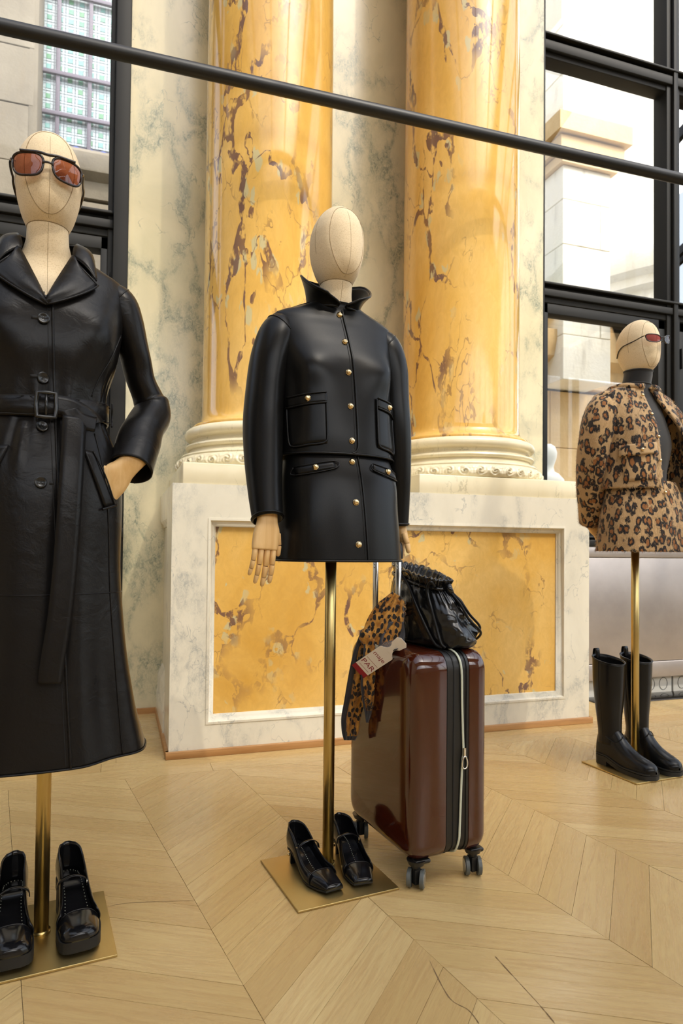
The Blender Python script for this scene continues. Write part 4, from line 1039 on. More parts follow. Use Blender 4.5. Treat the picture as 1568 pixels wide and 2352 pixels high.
# sleeves: bent arm with the hand in the pocket, mirrored on the far side
def coat_fn(t, a): return .10*math.exp(-((t-.60)/.025)**2)*math.cos(a-2.2)+.05*math.exp(-((t-.55)/.05)**2)*math.sin(2*a+.5)+.035*math.exp(-((t-.63)/.05)**2)*math.sin(3*a)+.03*math.exp(-((t-.78)/.06)**2)*math.sin(2*a+2.5)+.012*math.sin(5*a+7*t)+.045*math.exp(-((t-.42)/.10)**2)*math.sin(2*a+26*t)+.03*math.exp(-((t-.85)/.10)**2)*math.sin(2*a-30*t)
for s in (1, -1):
    X = -.008
    o, P = limb('sleeve', [(X+s*.112, .006, 1.402), (X+s*.142, .008, 1.385), (X+s*.160, .012, 1.345), (X+s*.182, .018, 1.28), (X+s*.197, .026, 1.225), (X+s*.218, .036, 1.180), (X+s*.226, .026, 1.145), (X+s*.204, -.004, 1.105), (X+s*.186, -.036, 1.062), (X+s*.166, -.074, 1.000)],
                   [(.034, .030), (.052, .040), (.055, .040), (.048, .033), (.044, .031), (.042, .037), (.044, .043), (.046, .046), (.047, .047), (.047, .047)], lm, ct, 48, 8, (0, 1, 0), coat_fn)
    ring_at(o, 48, 7, .0016, lm, 'armhole_seam', o)
    tube('sleeve_seam', [tuple(o.data.vertices[i*48+(2 if s > 0 else 46)].co) for i in range(10, 73)], .0012, lm, o, 5)
    Mh = Matrix.Translation((X+s*.158, -.086, 1.006)) @ Matrix.Rotation(R_(43)*s, 4, 'Y') @ Matrix.Rotation(R_(4), 4, 'X') @ Matrix.Rotation(R_(14)*s, 4, 'Z')
    hand(mL, Mh, (6, 6, 6), (-14, 4), -s, .2, .088)

# ================================================================== right: leopard fur suit over a roll-neck
TL_ = Loft([(1.02, .125, .090, .09, 0, -.012), (1.12, .112, .088, .085, 0, -.012), (1.25, .132, .108, .092, 0, -.008), (1.34, .118, .095, .088, 0, 0), (1.40, .108, .070, .076, 0, .003), (1.435, .094, .058, .066, 0, .005), (1.458, .078, .054, .060, 0, .005), (1.475, .058, .051, .055, 0, .003), (1.50, .052, .050, .052, 0, .001), (1.54, .050, .051, .051, 0, 0), (1.553, .0505, .053, .0515, 0, 0)], 2.15, lambda th, z: .0008*math.sin(60*th) if z > 1.46 else 0)
tn = worn('turtleneck', 'fine black knit turtleneck under the leopard fur jacket', 'sweater', mR)
V, F = TL_.grid(1.02, 1.533, 60, 120)
for v in V: v[2] += .006*max(0, (v[2]-1.48)/.053)*(1 if v[1] > 0 else 1+v[1]/.05); v[1] += HY*max(0, min(1, (v[2]-1.465)/.05))
mk('body', V, F, M['knit'], tn)
tube('roll_edge', [TL_.P(a, 1.533, -.0006)+np.array([0, HY, .003-.003*math.cos(a)]) for a in np.linspace(-math.pi, math.pi, 60, endpoint=False)], .0035, M['knit'], tn, 8, True)
tube('roll_edge', [TL_.P(a, 1.485, .0006)+np.array([0, HY*.4, 0]) for a in np.linspace(-math.pi, math.pi, 60, endpoint=False)], .0022, M['knit'], tn, 8, True)
def dF(th, z): return .003*math.sin(5*th+z*9)+.002*math.sin(13*th-z*21)
FJ = Loft([(1.070, .178, .134, .122, 0, -.022), (1.14, .176, .132, .120, 0, -.020), (1.22, .174, .130, .117, 0, -.016), (1.30, .178, .122, .113, 0, -.008), (1.36, .184, .105, .105, 0, 0), (1.40, .190, .088, .093, 0, .004), (1.43, .186, .075, .082, 0, .006), (1.448, .160, .068, .075, 0, .006), (1.460, .122, .064, .070, 0, .006), (1.470, .088, .060, .066, 0, .004)], 2.3, dF)
fj = worn('fur_jacket', 'open leopard fur jacket with small gold buttons and flap pocket', 'jacket', mR)
def open_edges(z):
    """theta of the two front edges; the second edge swings outwards towards the hem"""
    u = max(0, min(1, (1.44-z)/.37)); return -.10-.02*u, .16+.34*u
nt_, nz_ = 150, 64; V = []
for i in range(nz_):
    z = 1.070+(1.470-1.070)*i/(nz_-1); tl, tr_ = open_edges(z)
    for j in range(nt_):
        u = j/(nt_-1); th = tr_+(2*math.pi+tl-tr_)*u
        sw = max(0, (1.44-z)/.37); fl_ = math.exp(-(u/.10)**2)
        p = FJ.P(th, z); p = p+np.array([.055, -.060, 0])*fl_*sw**1.3; V.append(p)
fb = solidify(mk('body', V, grid_faces(nz_, nt_), M['leo_fur'], fj), .011, -1); FJV = V; FJn = (nz_, nt_)
edge_l = [V[i*nt_+nt_-1] for i in range(nz_)]; edge_r = [V[i*nt_] for i in range(nz_)]
lin = []
for i in range(nz_):
    for j in range(0, 46): lin.append(np.array(V[i*nt_+j])-0)
def fur_button(p, n_, par, r=.0065):
    q = Vector(n_).to_track_quat('Z', 'Y'); return mk('button', *join(sphere_vf(p, r, 12, 7, (1, 1, .75), q)), M['gold'], par)
for k in (1.425, 1.345, 1.258, 1.170):
    tl, _ = open_edges(k); th = tl-.075; fur_button(FJ.P(th, k)+FJ.N(th, k)*.010, FJ.N(th, k), fj)
    tl, tr2 = open_edges(k)
fur_button(FJ.fx(-.108, 1.207, .016), FJ.fn(-.108, 1.207), fj)
mk('pocket_flap', *patch_vf(FJ, [(-.158, 1.226), (-.055, 1.236), (-.055, 1.194), (-.158, 1.184)], .010, -.002, 12, 6, warp=lambda u, t: .004*t), M['leo_fur'], fj)
mk('pocket', *patch_vf(FJ, [(-.154, 1.19), (-.058, 1.20), (-.058, 1.10), (-.154, 1.092)], .005, -.002, 10, 8), M['leo_fur'], fj)
furfn = lambda t, a: .02*math.sin(4*a+11*t)+.02*math.sin(9*a-17*t)
slv = []
for s in (-1, 1):
    o, P = limb('sleeve', [(s*.120, .006, 1.405), (s*.152, .006, 1.385), (s*.174, .006, 1.33), (s*.184, .016, 1.25), (s*.184, .032, 1.16), (s*.166, .062, 1.07), (s*.138, .094, .99), (s*.122, .112, .945)],
                   [(.040, .038), (.066, .056), (.072, .060), (.070, .059), (.066, .055), (.060, .050), (.049, .041), (.043, .036)], M['leo_fur'], fj, 44, 8, (0, 1, 0), furfn); slv.append(o)
tube('neck_band', [FJ.P(a, 1.468, .004) for a in np.linspace(.2, 2*math.pi-.14, 60)], .011, M['leo_fur'], fj, 10)
def dFs(th, z): return .003*math.sin(4*th+z*7)+.002*math.sin(11*th-z*17)
FS = Loft([(.835, .190, .142, .136, 0, -.036), (.90, .183, .137, .131, 0, -.036), (.98, .172, .127, .122, 0, -.034), (1.05, .158, .114, .112, 0, -.03), (1.10, .145, .100, .10, 0, -.024)], 2.2, dFs)
fs = worn('fur_skirt', 'short leopard fur skirt below the leopard jacket', 'skirt', mR)
V, F = FS.grid(.835, 1.10, 40, 120, lip=.1); fsb = mk('body', V, F, M['leo_fur'], fs)
fur_button(FS.fx(-.012, 1.052, .008), FS.fn(-.012, 1.052), fs)
# short hairs, following the surfaces
def fur_mesh(name, surf, count, ln, par):
    """surf: list of (points array grid, nu, nv, closed_v)"""
    V, F = [], []
    for (G, nu, nv, outc, share) in surf:
        G = np.array(G).reshape(nu, nv, 3)
        k = int(count*share); ii = rng.uniform(0, nu-1.001, k); jj = rng.uniform(0, nv-1.001, k)
        i0, j0 = ii.astype(int), jj.astype(int); a, b = (ii-i0)[:, None], (jj-j0)[:, None]
        p = G[i0, j0]*(1-a)*(1-b)+G[i0+1, j0]*a*(1-b)+G[i0, j0+1]*(1-a)*b+G[i0+1, j0+1]*a*b
        n_ = np.cross(G[i0+1, j0]-G[i0, j0], G[i0, j0+1]-G[i0, j0]); n_ /= np.linalg.norm(n_, axis=1)[:, None]+1e-12
        c = outc(p); sg = np.sign(np.sum(n_*(p-c), axis=1)); n_ *= sg[:, None]
        d = n_*.45+np.array([0, 0, -1])*.75+rng.normal(0, .25, (k, 3)); d /= np.linalg.norm(d, axis=1)[:, None]
        side = np.cross(d, n_); side /= np.linalg.norm(side, axis=1)[:, None]+1e-12
        L_ = ln*rng.uniform(.6, 1.25, (k, 1)); wd = .0007
        base = len(V); A = p-n_*.001+side*wd; B = p-n_*.001-side*wd; C = p+d*L_+n_*.001
        tri = np.stack([A, B, C], 1).reshape(-1, 3); V += list(tri); F += [(base+3*q, base+3*q+1, base+3*q+2) for q in range(k)]
    me = bpy.data.meshes.new(name); me.from_pydata([tuple(v) for v in V], [], F); me.materials.append(M['leo_fur'])
    o = bpy.data.objects.new(name, me); COL.objects.link(o); o.parent = par; o['kind'] = 'stuff'; return o
ax = lambda p: np.stack([np.zeros(len(p)), np.zeros(len(p)), p[:, 2]], 1)
def grab(o, n, r0, r1): return [tuple(o.data.vertices[i].co) for i in range(r0*n, r1*n)], r1-r0, n
g0 = grab(slv[0], 44, 6, 57); g1 = grab(slv[1], 44, 6, 57)
fur_mesh('fur', [(FJV, nz_, nt_, ax, .6), (g0[0], g0[1], 44, lambda p: np.stack([np.full(len(p), -.19), np.zeros(len(p)), p[:, 2]], 1), .2), (g1[0], g1[1], 44, lambda p: np.stack([np.full(len(p), .19), np.zeros(len(p)), p[:, 2]], 1), .2)], 30000, .011, fj)
fur_mesh('fur', [([tuple(v.co) for v in fsb.data.vertices][3*120:], 40, 120, ax, 1.)], 16000, .011, fs)
for s in (-1, 1):
    hand(mR, Matrix.Translation((s*.114, .120, .964)) @ Matrix.Rotation(R_(58)*s, 4, 'Y') @ Matrix.Rotation(R_(10), 4, 'X') @ Matrix.Rotation(R_(20)*s, 4, 'Z'), (12, 10, 8), (14, 8), -s, 1., .07)
# ================================================================== sunglasses
def rim_pts(w_, h_, kind, n=40):
    out = []
    for i in range(n):
        a = 2*math.pi*i/n; c, s = math.cos(a), math.sin(a)
        if kind == 'navigator':
            e = 2/3.0; x = w_*math.copysign(abs(c)**e, c); z = h_*math.copysign(abs(s)**e, s)
            x *= 1+.10*z/h_; z += -.0015*(x/w_) if z < 0 else 0
        else:
            e = 2/2.2; x = w_*math.copysign(abs(c)**e, c); z = h_*math.copysign(abs(s)**e, s)
            z += .0065*max(0, x/w_)**1.5*(1 if z > -h_*.5 else .4); z -= .002*max(0, -x/w_)
        out.append((x, z))
    return out
def sunglasses(label, m, kind, w_, h_, gap, z, y, fr_, lens, tilt, roll, tlen, hx=0., hcen=0., hdz=0., slope=.06):
    """front frame centred on the face; local x right, -y forward"""
    g_ = thing('sunglasses', label, 'sunglasses', tuple(Vector((m.location.x, m.location.y, 0))+Matrix.Rotation(m.rotation_euler.z, 3, 'Z') @ Vector((hx, y, z))), m.rotation_euler.z, 'sunglasses on the mannequin heads')
    RR = Matrix.Rotation(R_(roll), 4, 'Y') @ Matrix.Rotation(R_(tilt), 4, 'X')
    def T(p): return tuple(RR @ Vector(p))
    def curve(x): return .9*x*x/.14       # the front wraps round the face
    cx = gap/2+w_
    for s in (-1, 1):
        o = [(s*(cx+x), zz) for x, zz in rim_pts(w_, h_, kind)]
        P = [T((x, curve(x), zz)) for x, zz in o]
        r = tube('rim', P, fr_, M['tortoise'], g_, 8, True)
        V = [T((s*cx, curve(s*cx)-.0008, 0))]+P; mk('lens', V, [(0, i+1, (i+1) % len(P)+1) for i in range(len(P))], lens, g_)
        xo = s*(cx+w_*(1.08 if kind == 'navigator' else 1.0)); zo = h_*(.45 if kind == 'navigator' else .75)
        hp = (xo, curve(xo), zo)
        p0 = np.array(T(hp)); bl_ = [p0]
        def head_x(yl, zl):      # half width of the head at a point given in the glasses frame
            zz = zl+z-hdz; yy = yl+y-HY; rx, rf, rb = [hermite(HEAD.zs, HEAD.cols[k], zz) for k in range(3)]; q = 1-abs(yy/(rf if yy < 0 else rb))**2.1
            return rx*max(q, 0)**(1/2.1)
        for u in (.10, .25, .4, .55, .7, .82, .92, 1.):
            yl = p0[1]+tlen*u; zl = p0[2]-slope*tlen*u-(.024*max(0, (u-.7)/.3)**1.6); hx_ = head_x(yl, zl)+.0036
            xin = abs(p0[0])+.003-(abs(p0[0])+.003-.058)*max(0, u-.3)/.7
            bl_.append(np.array([s*max(hx_+s*(hcen-hx), xin if u < .5 else 0), yl, zl]))
        tube('temple', crv(bl_, 8), [(.0034, .0016)]*1 if 0 else .0021 if kind != 'navigator' else .0026, M['tortoise'], g_, 8)
        mk('hinge', *sphere_vf(T((xo+s*.001, curve(xo)+.003, zo)), .0030, 8, 5), M['gold'], g_)
    tube('bridge', crv([T((-gap/2-.001, 0, h_*.10)), T((-gap*.3, -.002, h_*.28)), T((gap*.3, -.002, h_*.28)), T((gap/2+.001, 0, h_*.10))], 6), fr_*.9, M['tortoise'], g_, 8)
    if kind == 'navigator':
        tube('brow_bar', crv([T((-cx-w_*.55, curve(cx), h_*1.0)), T((-cx*.5, curve(cx*.5)-.001, h_*1.06)), T((0, -.001, h_*.96)), T((cx*.5, curve(cx*.5)-.001, h_*1.06)), T((cx+w_*.55, curve(cx), h_*1.0))], 8), fr_*1.15, M['tortoise'], g_, 8)
    return g_
sunglasses('tortoiseshell aviator sunglasses with brown lenses on the mannequin in the long coat', mL, 'navigator', .0275, .0222, .018, 1.598, -.1200, .0025, M['lens_brown'], 6, -.5, .125, HX['L']-.004, HX['L'], -.018, .04)
sunglasses('narrow dark cat-eye sunglasses with red lenses on the mannequin in leopard fur', mR, 'cat', .0265, .0140, .016, 1.634, -.1290, .0021, M['lens_red'], 8, -3, .150, HX['R'], 0., 0., .16)

# ================================================================== shoes
def shoe(label, m, x, y, yaw, p, side):
    """p: dict of length, widths, heights. toe towards -y, heel towards +y; local origin at toe-ball line"""
    loc = Vector((m.location.x, m.location.y, 0))+Matrix.Rotation(m.rotation_euler.z, 3, 'Z') @ Vector((x, y, .006))
    o = thing('mary_jane_shoe', label, 'shoe', tuple(loc), m.rotation_euler.z+R_(yaw), p['group'])
    L = p['len']; hz = p['heel']; bz = p['plat']
    Y = lambda t: L/2-L*t                       # t 0 heel .. 1 toe
    wt = lambda t: hermite([0, .04, .15, .35, .55, .72, .9, .97, 1.], p['w'], t)
    def zb(t):
        if t < .22: return hz
        if t > .66: return bz+p['spring']*max(0, (t-.8)/.2)**2
        u = (t-.22)/.44; return hz+(bz-hz)*(u*u*(3-2*u))
    th_ = lambda t: hermite([0, .12, .3, .5, .66, .8, .93, 1.], p['h'], t)
    vamp = p['vamp']
    # outline of the sole, heel -> toe on one side and back
    N = 44; ts = np.concatenate([[0, .004, .015, .03], np.linspace(.05, .95, N-8), [.975, .99, .997, 1.]])
    cxf = lambda t: p['bend']*side*math.sin(math.pi*min(t, 1))*.006
    def sole(name, th0, th1, sc, mat, t0=0., t1=1., drop=0.):
        tt = [t for t in ts if t0 <= t <= t1]; ring = [(cxf(t)+wt(t)*sc, t) for t in tt]+[(cxf(t)-wt(t)*sc, t) for t in reversed(tt)]
        n = len(ring); V = [(a, Y(t), zb(t)+th1) for a, t in ring]+[(a, Y(t), (zb(t)+th0)) for a, t in ring]
        mm = len(tt); F = [(i, i+1, 2*mm-2-i, 2*mm-1-i) for i in range(mm-1)]+[(n+i, n+2*mm-1-i, n+2*mm-2-i, n+i+1) for i in range(mm-1)]+[(i, n+i, n+(i+1) % n, (i+1) % n) for i in range(n)]
        ob = mk(name, V, F, mat, o, auto=40); return ob
    sole('sole', -p['sole'], .0, p['welt'], M['rubber'])
    sole('insole', .0, .003, .93, M['shoe'], .01, .9)
    # heel block
    ht = [t for t in ts if t <= p['heel_t']]; ring = [(wt(t)*p['hs'], t) for t in ht]+[(-wt(t)*p['hs'], t) for t in reversed(ht)]; n = len(ring); mm = len(ht)
    V = []
    for k, (z, sc, sh) in enumerate(((hz-p['sole']*.5, 1., 0.), (hz*.55, p['ht'], .004), (.004, p['ht'], .004), (.0005, p['ht']*.98, .004))):
        V += [(cxf(t)+a*sc, (Y(t)-Y(p['heel_t']*.5))*sc+Y(p['heel_t']*.5)-sh, z) for a, t in ring]
    F = grid_faces(4, n, False, True)+[(3*n+i, 3*n+i+1, 3*n+2*mm-2-i, 3*n+2*mm-1-i) for i in range(mm-1)]
    hb = mk('heel', V, F, M['rubber'] if p['chunky'] else M['shoe'], o, auto=40)
    if p['plat'] > .012:
        pass
    if p['studs']:
        for k, (sx, zz) in enumerate(((1, .6), (-1, .6), (1, .35), (-1, .35))): mk('heel_stud', *sphere_vf((sx*wt(.05)*.98, Y(.07), hz*zz), .0042, 10, 6), M['gold'], hb)
    # quarters: wall from one vamp point round the heel to the other
    per = [(1, t) for t in np.linspace(vamp+.03, .02, 34)]+[(sg * .0 + c, 0.) for sg, c in ((0, .66), (0, .33), (0, 0), (0, -.33), (0, -.66))]+[(-1, t) for t in np.linspace(.02, vamp+.03, 34)]
    def wall(sc_off, nh=7):
        V = []
        for s_, t in per:
            hh = th_(t); xx = s_*wt(max(t, .012))
            for j in range(nh):
                u = j/(nh-1); bul = .004*math.sin(math.pi*u); lean = 1-.13*u*u-(.02 if sc_off < 1 else 0)
                yy = Y(t)+(.0045*math.sin(math.pi*u*.9) if t < .03 else 0)-(.004*u if t < .03 else 0)
                V.append(((cxf(t)+xx*lean+(bul if xx > 0 else -bul if xx < 0 else 0))*sc_off, yy, zb(t)+hh*u))
        return V, grid_faces(len(per), nh)
    V, F = wall(1.); up = solidify(mk('upper', V, F, M['shoe'], o), .0022, -1)
    topl = [V[i*7+6] for i in range(len(per))]
    tube('topline', topl, .0014, M['shoe'], up, 6)
    # vamp and toe box
    V = []; ng = 15; tt = list(np.linspace(vamp, .93, 12))+[.955, .975, .99, 1.]
    for t in tt:
        hh = th_(t); w_ = wt(t)*1.0
        for j in range(ng):
            a = math.pi*j/(ng-1); e = 2/p['box']; c, s = math.cos(a), math.sin(a)
            V.append((cxf(t)+w_*math.copysign(abs(c)**e, c)*(1-.05*s), Y(t), zb(t)+hh*abs(s)**e))
    F = grid_faces(len(tt), ng); F.append(tuple((len(tt)-1)*ng+j for j in range(ng)))
    va = solidify(mk('vamp', V, F, M['shoe'], o), .0022, -1)
    tube('vamp_edge', [V[j] for j in range(ng)], .0013, M['shoe'], va, 6)
    # strap, buckle
    ts_ = p['strap']; zt = zb(ts_)+th_(ts_); w_ = wt(ts_)
    pts = [(-w_*1.05, Y(ts_), zt-.012), (-w_*.95, Y(ts_), zt-.001), (-w_*.5, Y(ts_+.012), zt+.008), (0, Y(ts_+.015), zt+.011), (w_*.5, Y(ts_+.012), zt+.008), (w_*.95, Y(ts_), zt-.001), (w_*1.06, Y(ts_), zt-.014)]
    P = crv(pts, 6); V = []
    for q in P: V += [(q[0], q[1]-.006, q[2]), (q[0], q[1]+.006, q[2])]
    st = solidify(mk('strap', V, grid_faces(len(P), 2), M['shoe'], o), .002, 0)
    bx_ = side*w_*1.09; bz_ = zt-.010
    tube('buckle', [(bx_+side*.0015*math.cos(a), Y(ts_)+.0068*math.cos(a), bz_+.0075*math.sin(a)) for a in np.linspace(0, 2*math.pi, 20, endpoint=False)], .0014, M[p['buckle']], o, 7, True)
    tube('buckle_pin', [(bx_, Y(ts_)+.005, bz_), (bx_+side*.001, Y(ts_)-.006, bz_)], .0009, M[p['buckle']], o, 6)
    # pale stitching round the insole
    S = []
    if p['chunky']:
        for s_ in (1, -1):
            for t in np.linspace(.12, vamp-.01, 22): S.append(sphere_vf((cxf(t)+s_*wt(t)*.70, Y(t), zb(t)+.0042), .0009, 5, 4))
        for a in np.linspace(.3, math.pi-.3, 7): S.append(sphere_vf((wt(.1)*.70*math.cos(a), Y(.12)+.016*math.sin(a), hz+.0042), .0009, 5, 4))
    else:
        for t in np.linspace(.16, vamp-.005, 26): S.append(sphere_vf((cxf(t)+wt(t)*.12*(1 if t < .45 else 1+(t-.45)*4), Y(t), zb(t)+.0042), .00085, 5, 4))
    V, F = join(*S); mk('insole_stitching', V, F, M['zip'], o, kind='stuff')
    return o
block = dict(len=.228, heel=.041, plat=.0075, spring=.004, sole=.004, welt=1.01, w=[.002, .016, .026, .0275, .033, .0375, .0300, .0255, .0235], h=[.055, .052, .042, .034, .030, .027, .0195, .011], vamp=.74, bend=1, heel_t=.20, hs=.92, ht=.86, chunky=False, studs=True, box=2.8, strap=.40, buckle='gold', group='square-toed shoes with gold buckles')
shoe('black square-toed block-heel shoe on the side of its pole away from the suitcase', mC, -.059, -.034, 6, block, -1)
shoe('black square-toed block-heel shoe on the side of its pole next to the suitcase', mC, .047, -.036, -9, block, 1)
plat = dict(len=.238, heel=.074, plat=.029, spring=.003, sole=.022, welt=1.07, w=[.002, .018, .027, .0275, .033, .041, .0375, .030, .016], h=[.066, .060, .046, .036, .031, .030, .025, .015], vamp=.70, bend=1, heel_t=.28, hs=1.02, ht=1.0, chunky=True, studs=False, box=2.4, strap=.42, buckle='silver', group='platform shoes with silver buckles')
shoe('black platform shoe on the side of its pole away from the suitcase', mL, -.054, -.014, 0, plat, -1)
shoe('black platform shoe on the suitcase side of its pole', mL, .062, -.008, 4, plat, 1)

# ---- tall boots
def boot(label, m, x, y, yaw):
    loc = Vector((m.location.x, m.location.y, 0))+Matrix.Rotation(m.rotation_euler.z, 3, 'Z') @ Vector((x, y, .006))
    o = thing('tall_boot', label, 'boot', tuple(loc), m.rotation_euler.z+R_(yaw), 'tall black boots under the leopard suit')
    B = M['boot']
    S = Loft([(.085, .040, .050, .048, 0, .062), (.12, .038, .046, .046, 0, .064), (.17, .041, .048, .049, 0, .066), (.25, .049, .056, .056, 0, .068), (.33, .054, .062, .061, 0, .070), (.405, .055, .064, .063, 0, .070)], 2.1, lambda th, z: .0012*math.sin(3*th+z*40)*max(0, (.2-z)/.1) if z < .2 else 0)
    V = []; n = 48; nz = 40
    for i in range(nz):
        for j in range(n):
            a = -math.pi+2*math.pi*j/n; z = .085+(.405-.085)*i/(nz-1); q = S.P(a, z)
            if i > nz-8: q = q+np.array([0, 0, .012*math.cos(a+math.pi)*(i-(nz-8))/7])
            V.append(q)
    sh = solidify(mk('shaft', V, grid_faces(nz, n, False, True), B, o), .004, -1)
    top = [V[(nz-1)*n+j] for j in range(n)]; tube('top_edge', top, .0026, B, sh, 7, True)
    tube('side_seam', [V[i*n+n//4] for i in range(nz)], .0014, B, sh, 6)
    # foot: arched sections from heel to toe
    Lf = .262; V = []; ng = 25
    st = [(0, .018, .05), (.03, .029, .085), (.10, .034, .105), (.22, .035, .118), (.34, .035, .112), (.44, .036, .090), (.55, .038, .066), (.68, .041, .049), (.80, .041, .041), (.90, .037, .034), (.96, .028, .026), (.99, .016, .017), (1.0, .004, .008)]
    zf = lambda t: .044 if t < .25 else .024+.020*max(0, (.55-t)/.30)**1.3 if t < .55 else .024
    for t, w_, h_ in st:
        for j in range(ng):
            a = -math.pi*.08+math.pi*1.16*j/(ng-1); c, s = math.cos(a), math.sin(a)
            V.append((w_*math.copysign(abs(c)**.85, c), .115-Lf*t, zf(t)+max(-.004, h_*math.copysign(abs(s)**.9, s))))
    ft = subd(mk('foot', V, grid_faces(len(st), ng), B, o), 1)
    # ankle seam and vamp seam
    tube('vamp_seam', crv([(-.037, .05, .115), (-.030, .012, .100), (-.012, -.006, .118), (0, -.004, .13), (.012, -.006, .118), (.030, .012, .100), (.037, .05, .115)], 6), .0016, B, ft, 6)
    ts = np.linspace(0, 1, 40); wS = lambda t: hermite([0, .03, .12, .3, .5, .7, .85, .95, 1.], [.004, .026, .036, .0365, .040, .044, .043, .031, .004], t)
    def slab(nm, z0, z1, sc, t0, t1):
        tt = [t for t in ts if t0 <= t <= t1]; m_ = len(tt); ring = [(wS(t)*sc, t) for t in tt]+[(-wS(t)*sc, t) for t in reversed(tt)]; n_ = len(ring)
        z = lambda zz, t: zz(t) if callable(zz) else zz
        V = [(a, .115-Lf*t, z(z1, t)) for a, t in ring]+[(a, .115-Lf*t, z(z0, t)) for a, t in ring]
        F = [(i, i+1, 2*m_-2-i, 2*m_-1-i) for i in range(m_-1)]+[(n_+i, n_+2*m_-1-i, n_+2*m_-2-i, n_+i+1) for i in range(m_-1)]+[(i, n_+i, n_+(i+1) % n_, (i+1) % n_) for i in range(n_)]
        return mk(nm, V, F, M['rubber'], o, auto=40)
    slab('welt', lambda t: zf(t)-.006, lambda t: zf(t)-.001, 1.05, 0, 1); slab('sole', lambda t: 0 if t > .55 else (zf(t)-.024), lambda t: zf(t)-.008, 1.06, 0, 1); slab('heel', 0, .036, 1.02, 0, .26)
    y0 = .128; tab = crv([(0, y0, .37), (0, y0+.012, .40), (0, y0+.010, .436), (0, y0-.002, .438), (0, y0-.006, .40)], 6); V = []
    for q in tab: V += [(-.010, q[1], q[2]), (.010, q[1], q[2])]
    solidify(mk('pull_tab', V, grid_faces(len(tab), 2), B, o), .002, 0)
    return o
boot('tall black leather riding boot on the suitcase side of its brass pole', mR, -.074, -.012, 3)
boot('tall black leather riding boot on the far side of its pole from the suitcase', mR, .063, -.010, -4)

# ================================================================== suitcase
sc = thing('suitcase', 'glossy burgundy hard-shell suitcase on four double wheels', 'suitcase', (.682, 1.48, 0), R_(6))
W, D, Z0, Z1 = .228, .372, .066, .577
def rr(x0, x1, z0, z1, r, n=8):
    """rounded rectangle outline (a,b)"""
    out = []
    for cx, cz, a0 in ((x1-r, z1-r, 0), (x0+r, z1-r, 90), (x0+r, z0+r, 180), (x1-r, z0+r, 270)):
        for k in range(n+1): a = R_(a0+90*k/n); out.append((cx+r*math.cos(a), cz+r*math.sin(a)))
    return out
def shell(name, xs, s, mat):
    """half shell: rings in the y-z plane, from the zip side (xs[0]) to the closed face"""
    V = []; n = None
    for x, ins, r in xs:
        ring = rr(ins, D-ins, Z0+ins, Z1-ins, max(r-ins*.5, .01)); n = len(ring); V += [(x, a, b) for a, b in ring]
    F = grid_faces(len(xs), n, False, True); F.append(tuple((len(xs)-1)*n+j for j in range(n)))
    return mk(name, V, F, mat, sc, auto=38)
R0 = .045
def half(x_open, x_face):
    d = x_face-x_open; s = 1 if d > 0 else -1
    xs = [(x_open, .004, R0), (x_open+s*.001, .001, R0), (x_open+s*.004, .0, R0)]
    rc = .034
    xs += [(x_face-s*rc, .0, R0)]
    for a in np.linspace(15, 90, 6): xs.append((x_face-s*rc*(1-math.sin(R_(a))), rc*(1-math.cos(R_(a))), R0))
    return xs
f1 = shell('front_shell', half(.098, .0), -1, M['case']); shell('back_shell', half(.164, W), 1, M['case'])
def band(name, x0, x1, ins, mat, par):
    a = rr(ins, D-ins, Z0+ins, Z1-ins, R0-ins*.5); b = rr(ins+.01, D-ins-.01, Z0+ins+.01, Z1-ins-.01, R0-.01); n = len(a)
    V = [(x0, *q) for q in a]+[(x1, *q) for q in a]+[(x1, *q) for q in b]+[(x0, *q) for q in b]
    return mk(name, V, grid_faces(4, n, True, True), mat, par, auto=40)
zb_ = band('zip_gusset', .098, .164, .0035, M['case_black'], sc)
band('gusset_piping', .099, .107, .0012, M['case_black'], zb_); band('gusset_piping', .156, .163, .0012, M['case_black'], zb_); band('zip_tape', .118, .121, .0022, M['black_in'], zb_)
# the zip itself with its wavering line down the front
zp = []
for x, yv, z in ((.1385, .30, Z1+.0005), (.1385, .10, Z1+.0005), (.1385, .05, Z1+.000), (.1390, .016, Z1-.012), (.1400, .0005, Z1-.045), (.1420, .0, .45), (.1450, .0, .37), (.1470, .0, .325), (.1435, .0, .30), (.1400, .0, .22), (.1370, .0, .14), (.1350, .0005, .11), (.1340, .016, .078), (.1335, .045, Z0-.0005)): zp.append((x, yv, z))
tube('zip', crv(zp, 5), [(.0033, .0022)]*len(crv(zp, 5)), M['zip'], zb_, 8, ref=(1, 0, 0))
pl = mk('zip_pull', *join(tube_vf([(.147, -.004, .335), (.147, -.004, .322)], .004, 10), box_vf(.1435, .1505, -.0065, -.002, .318, .338)), M['silver'], sc, auto=40)
tube('pull_loop', [(.1475+.0070*math.cos(a)*(1.1-.25*math.sin(a)), -.0055, .302+.0155*math.sin(a)) for a in np.linspace(0, 2*math.pi, 26, endpoint=False)], .0019, M['silver'], pl, 8, True)
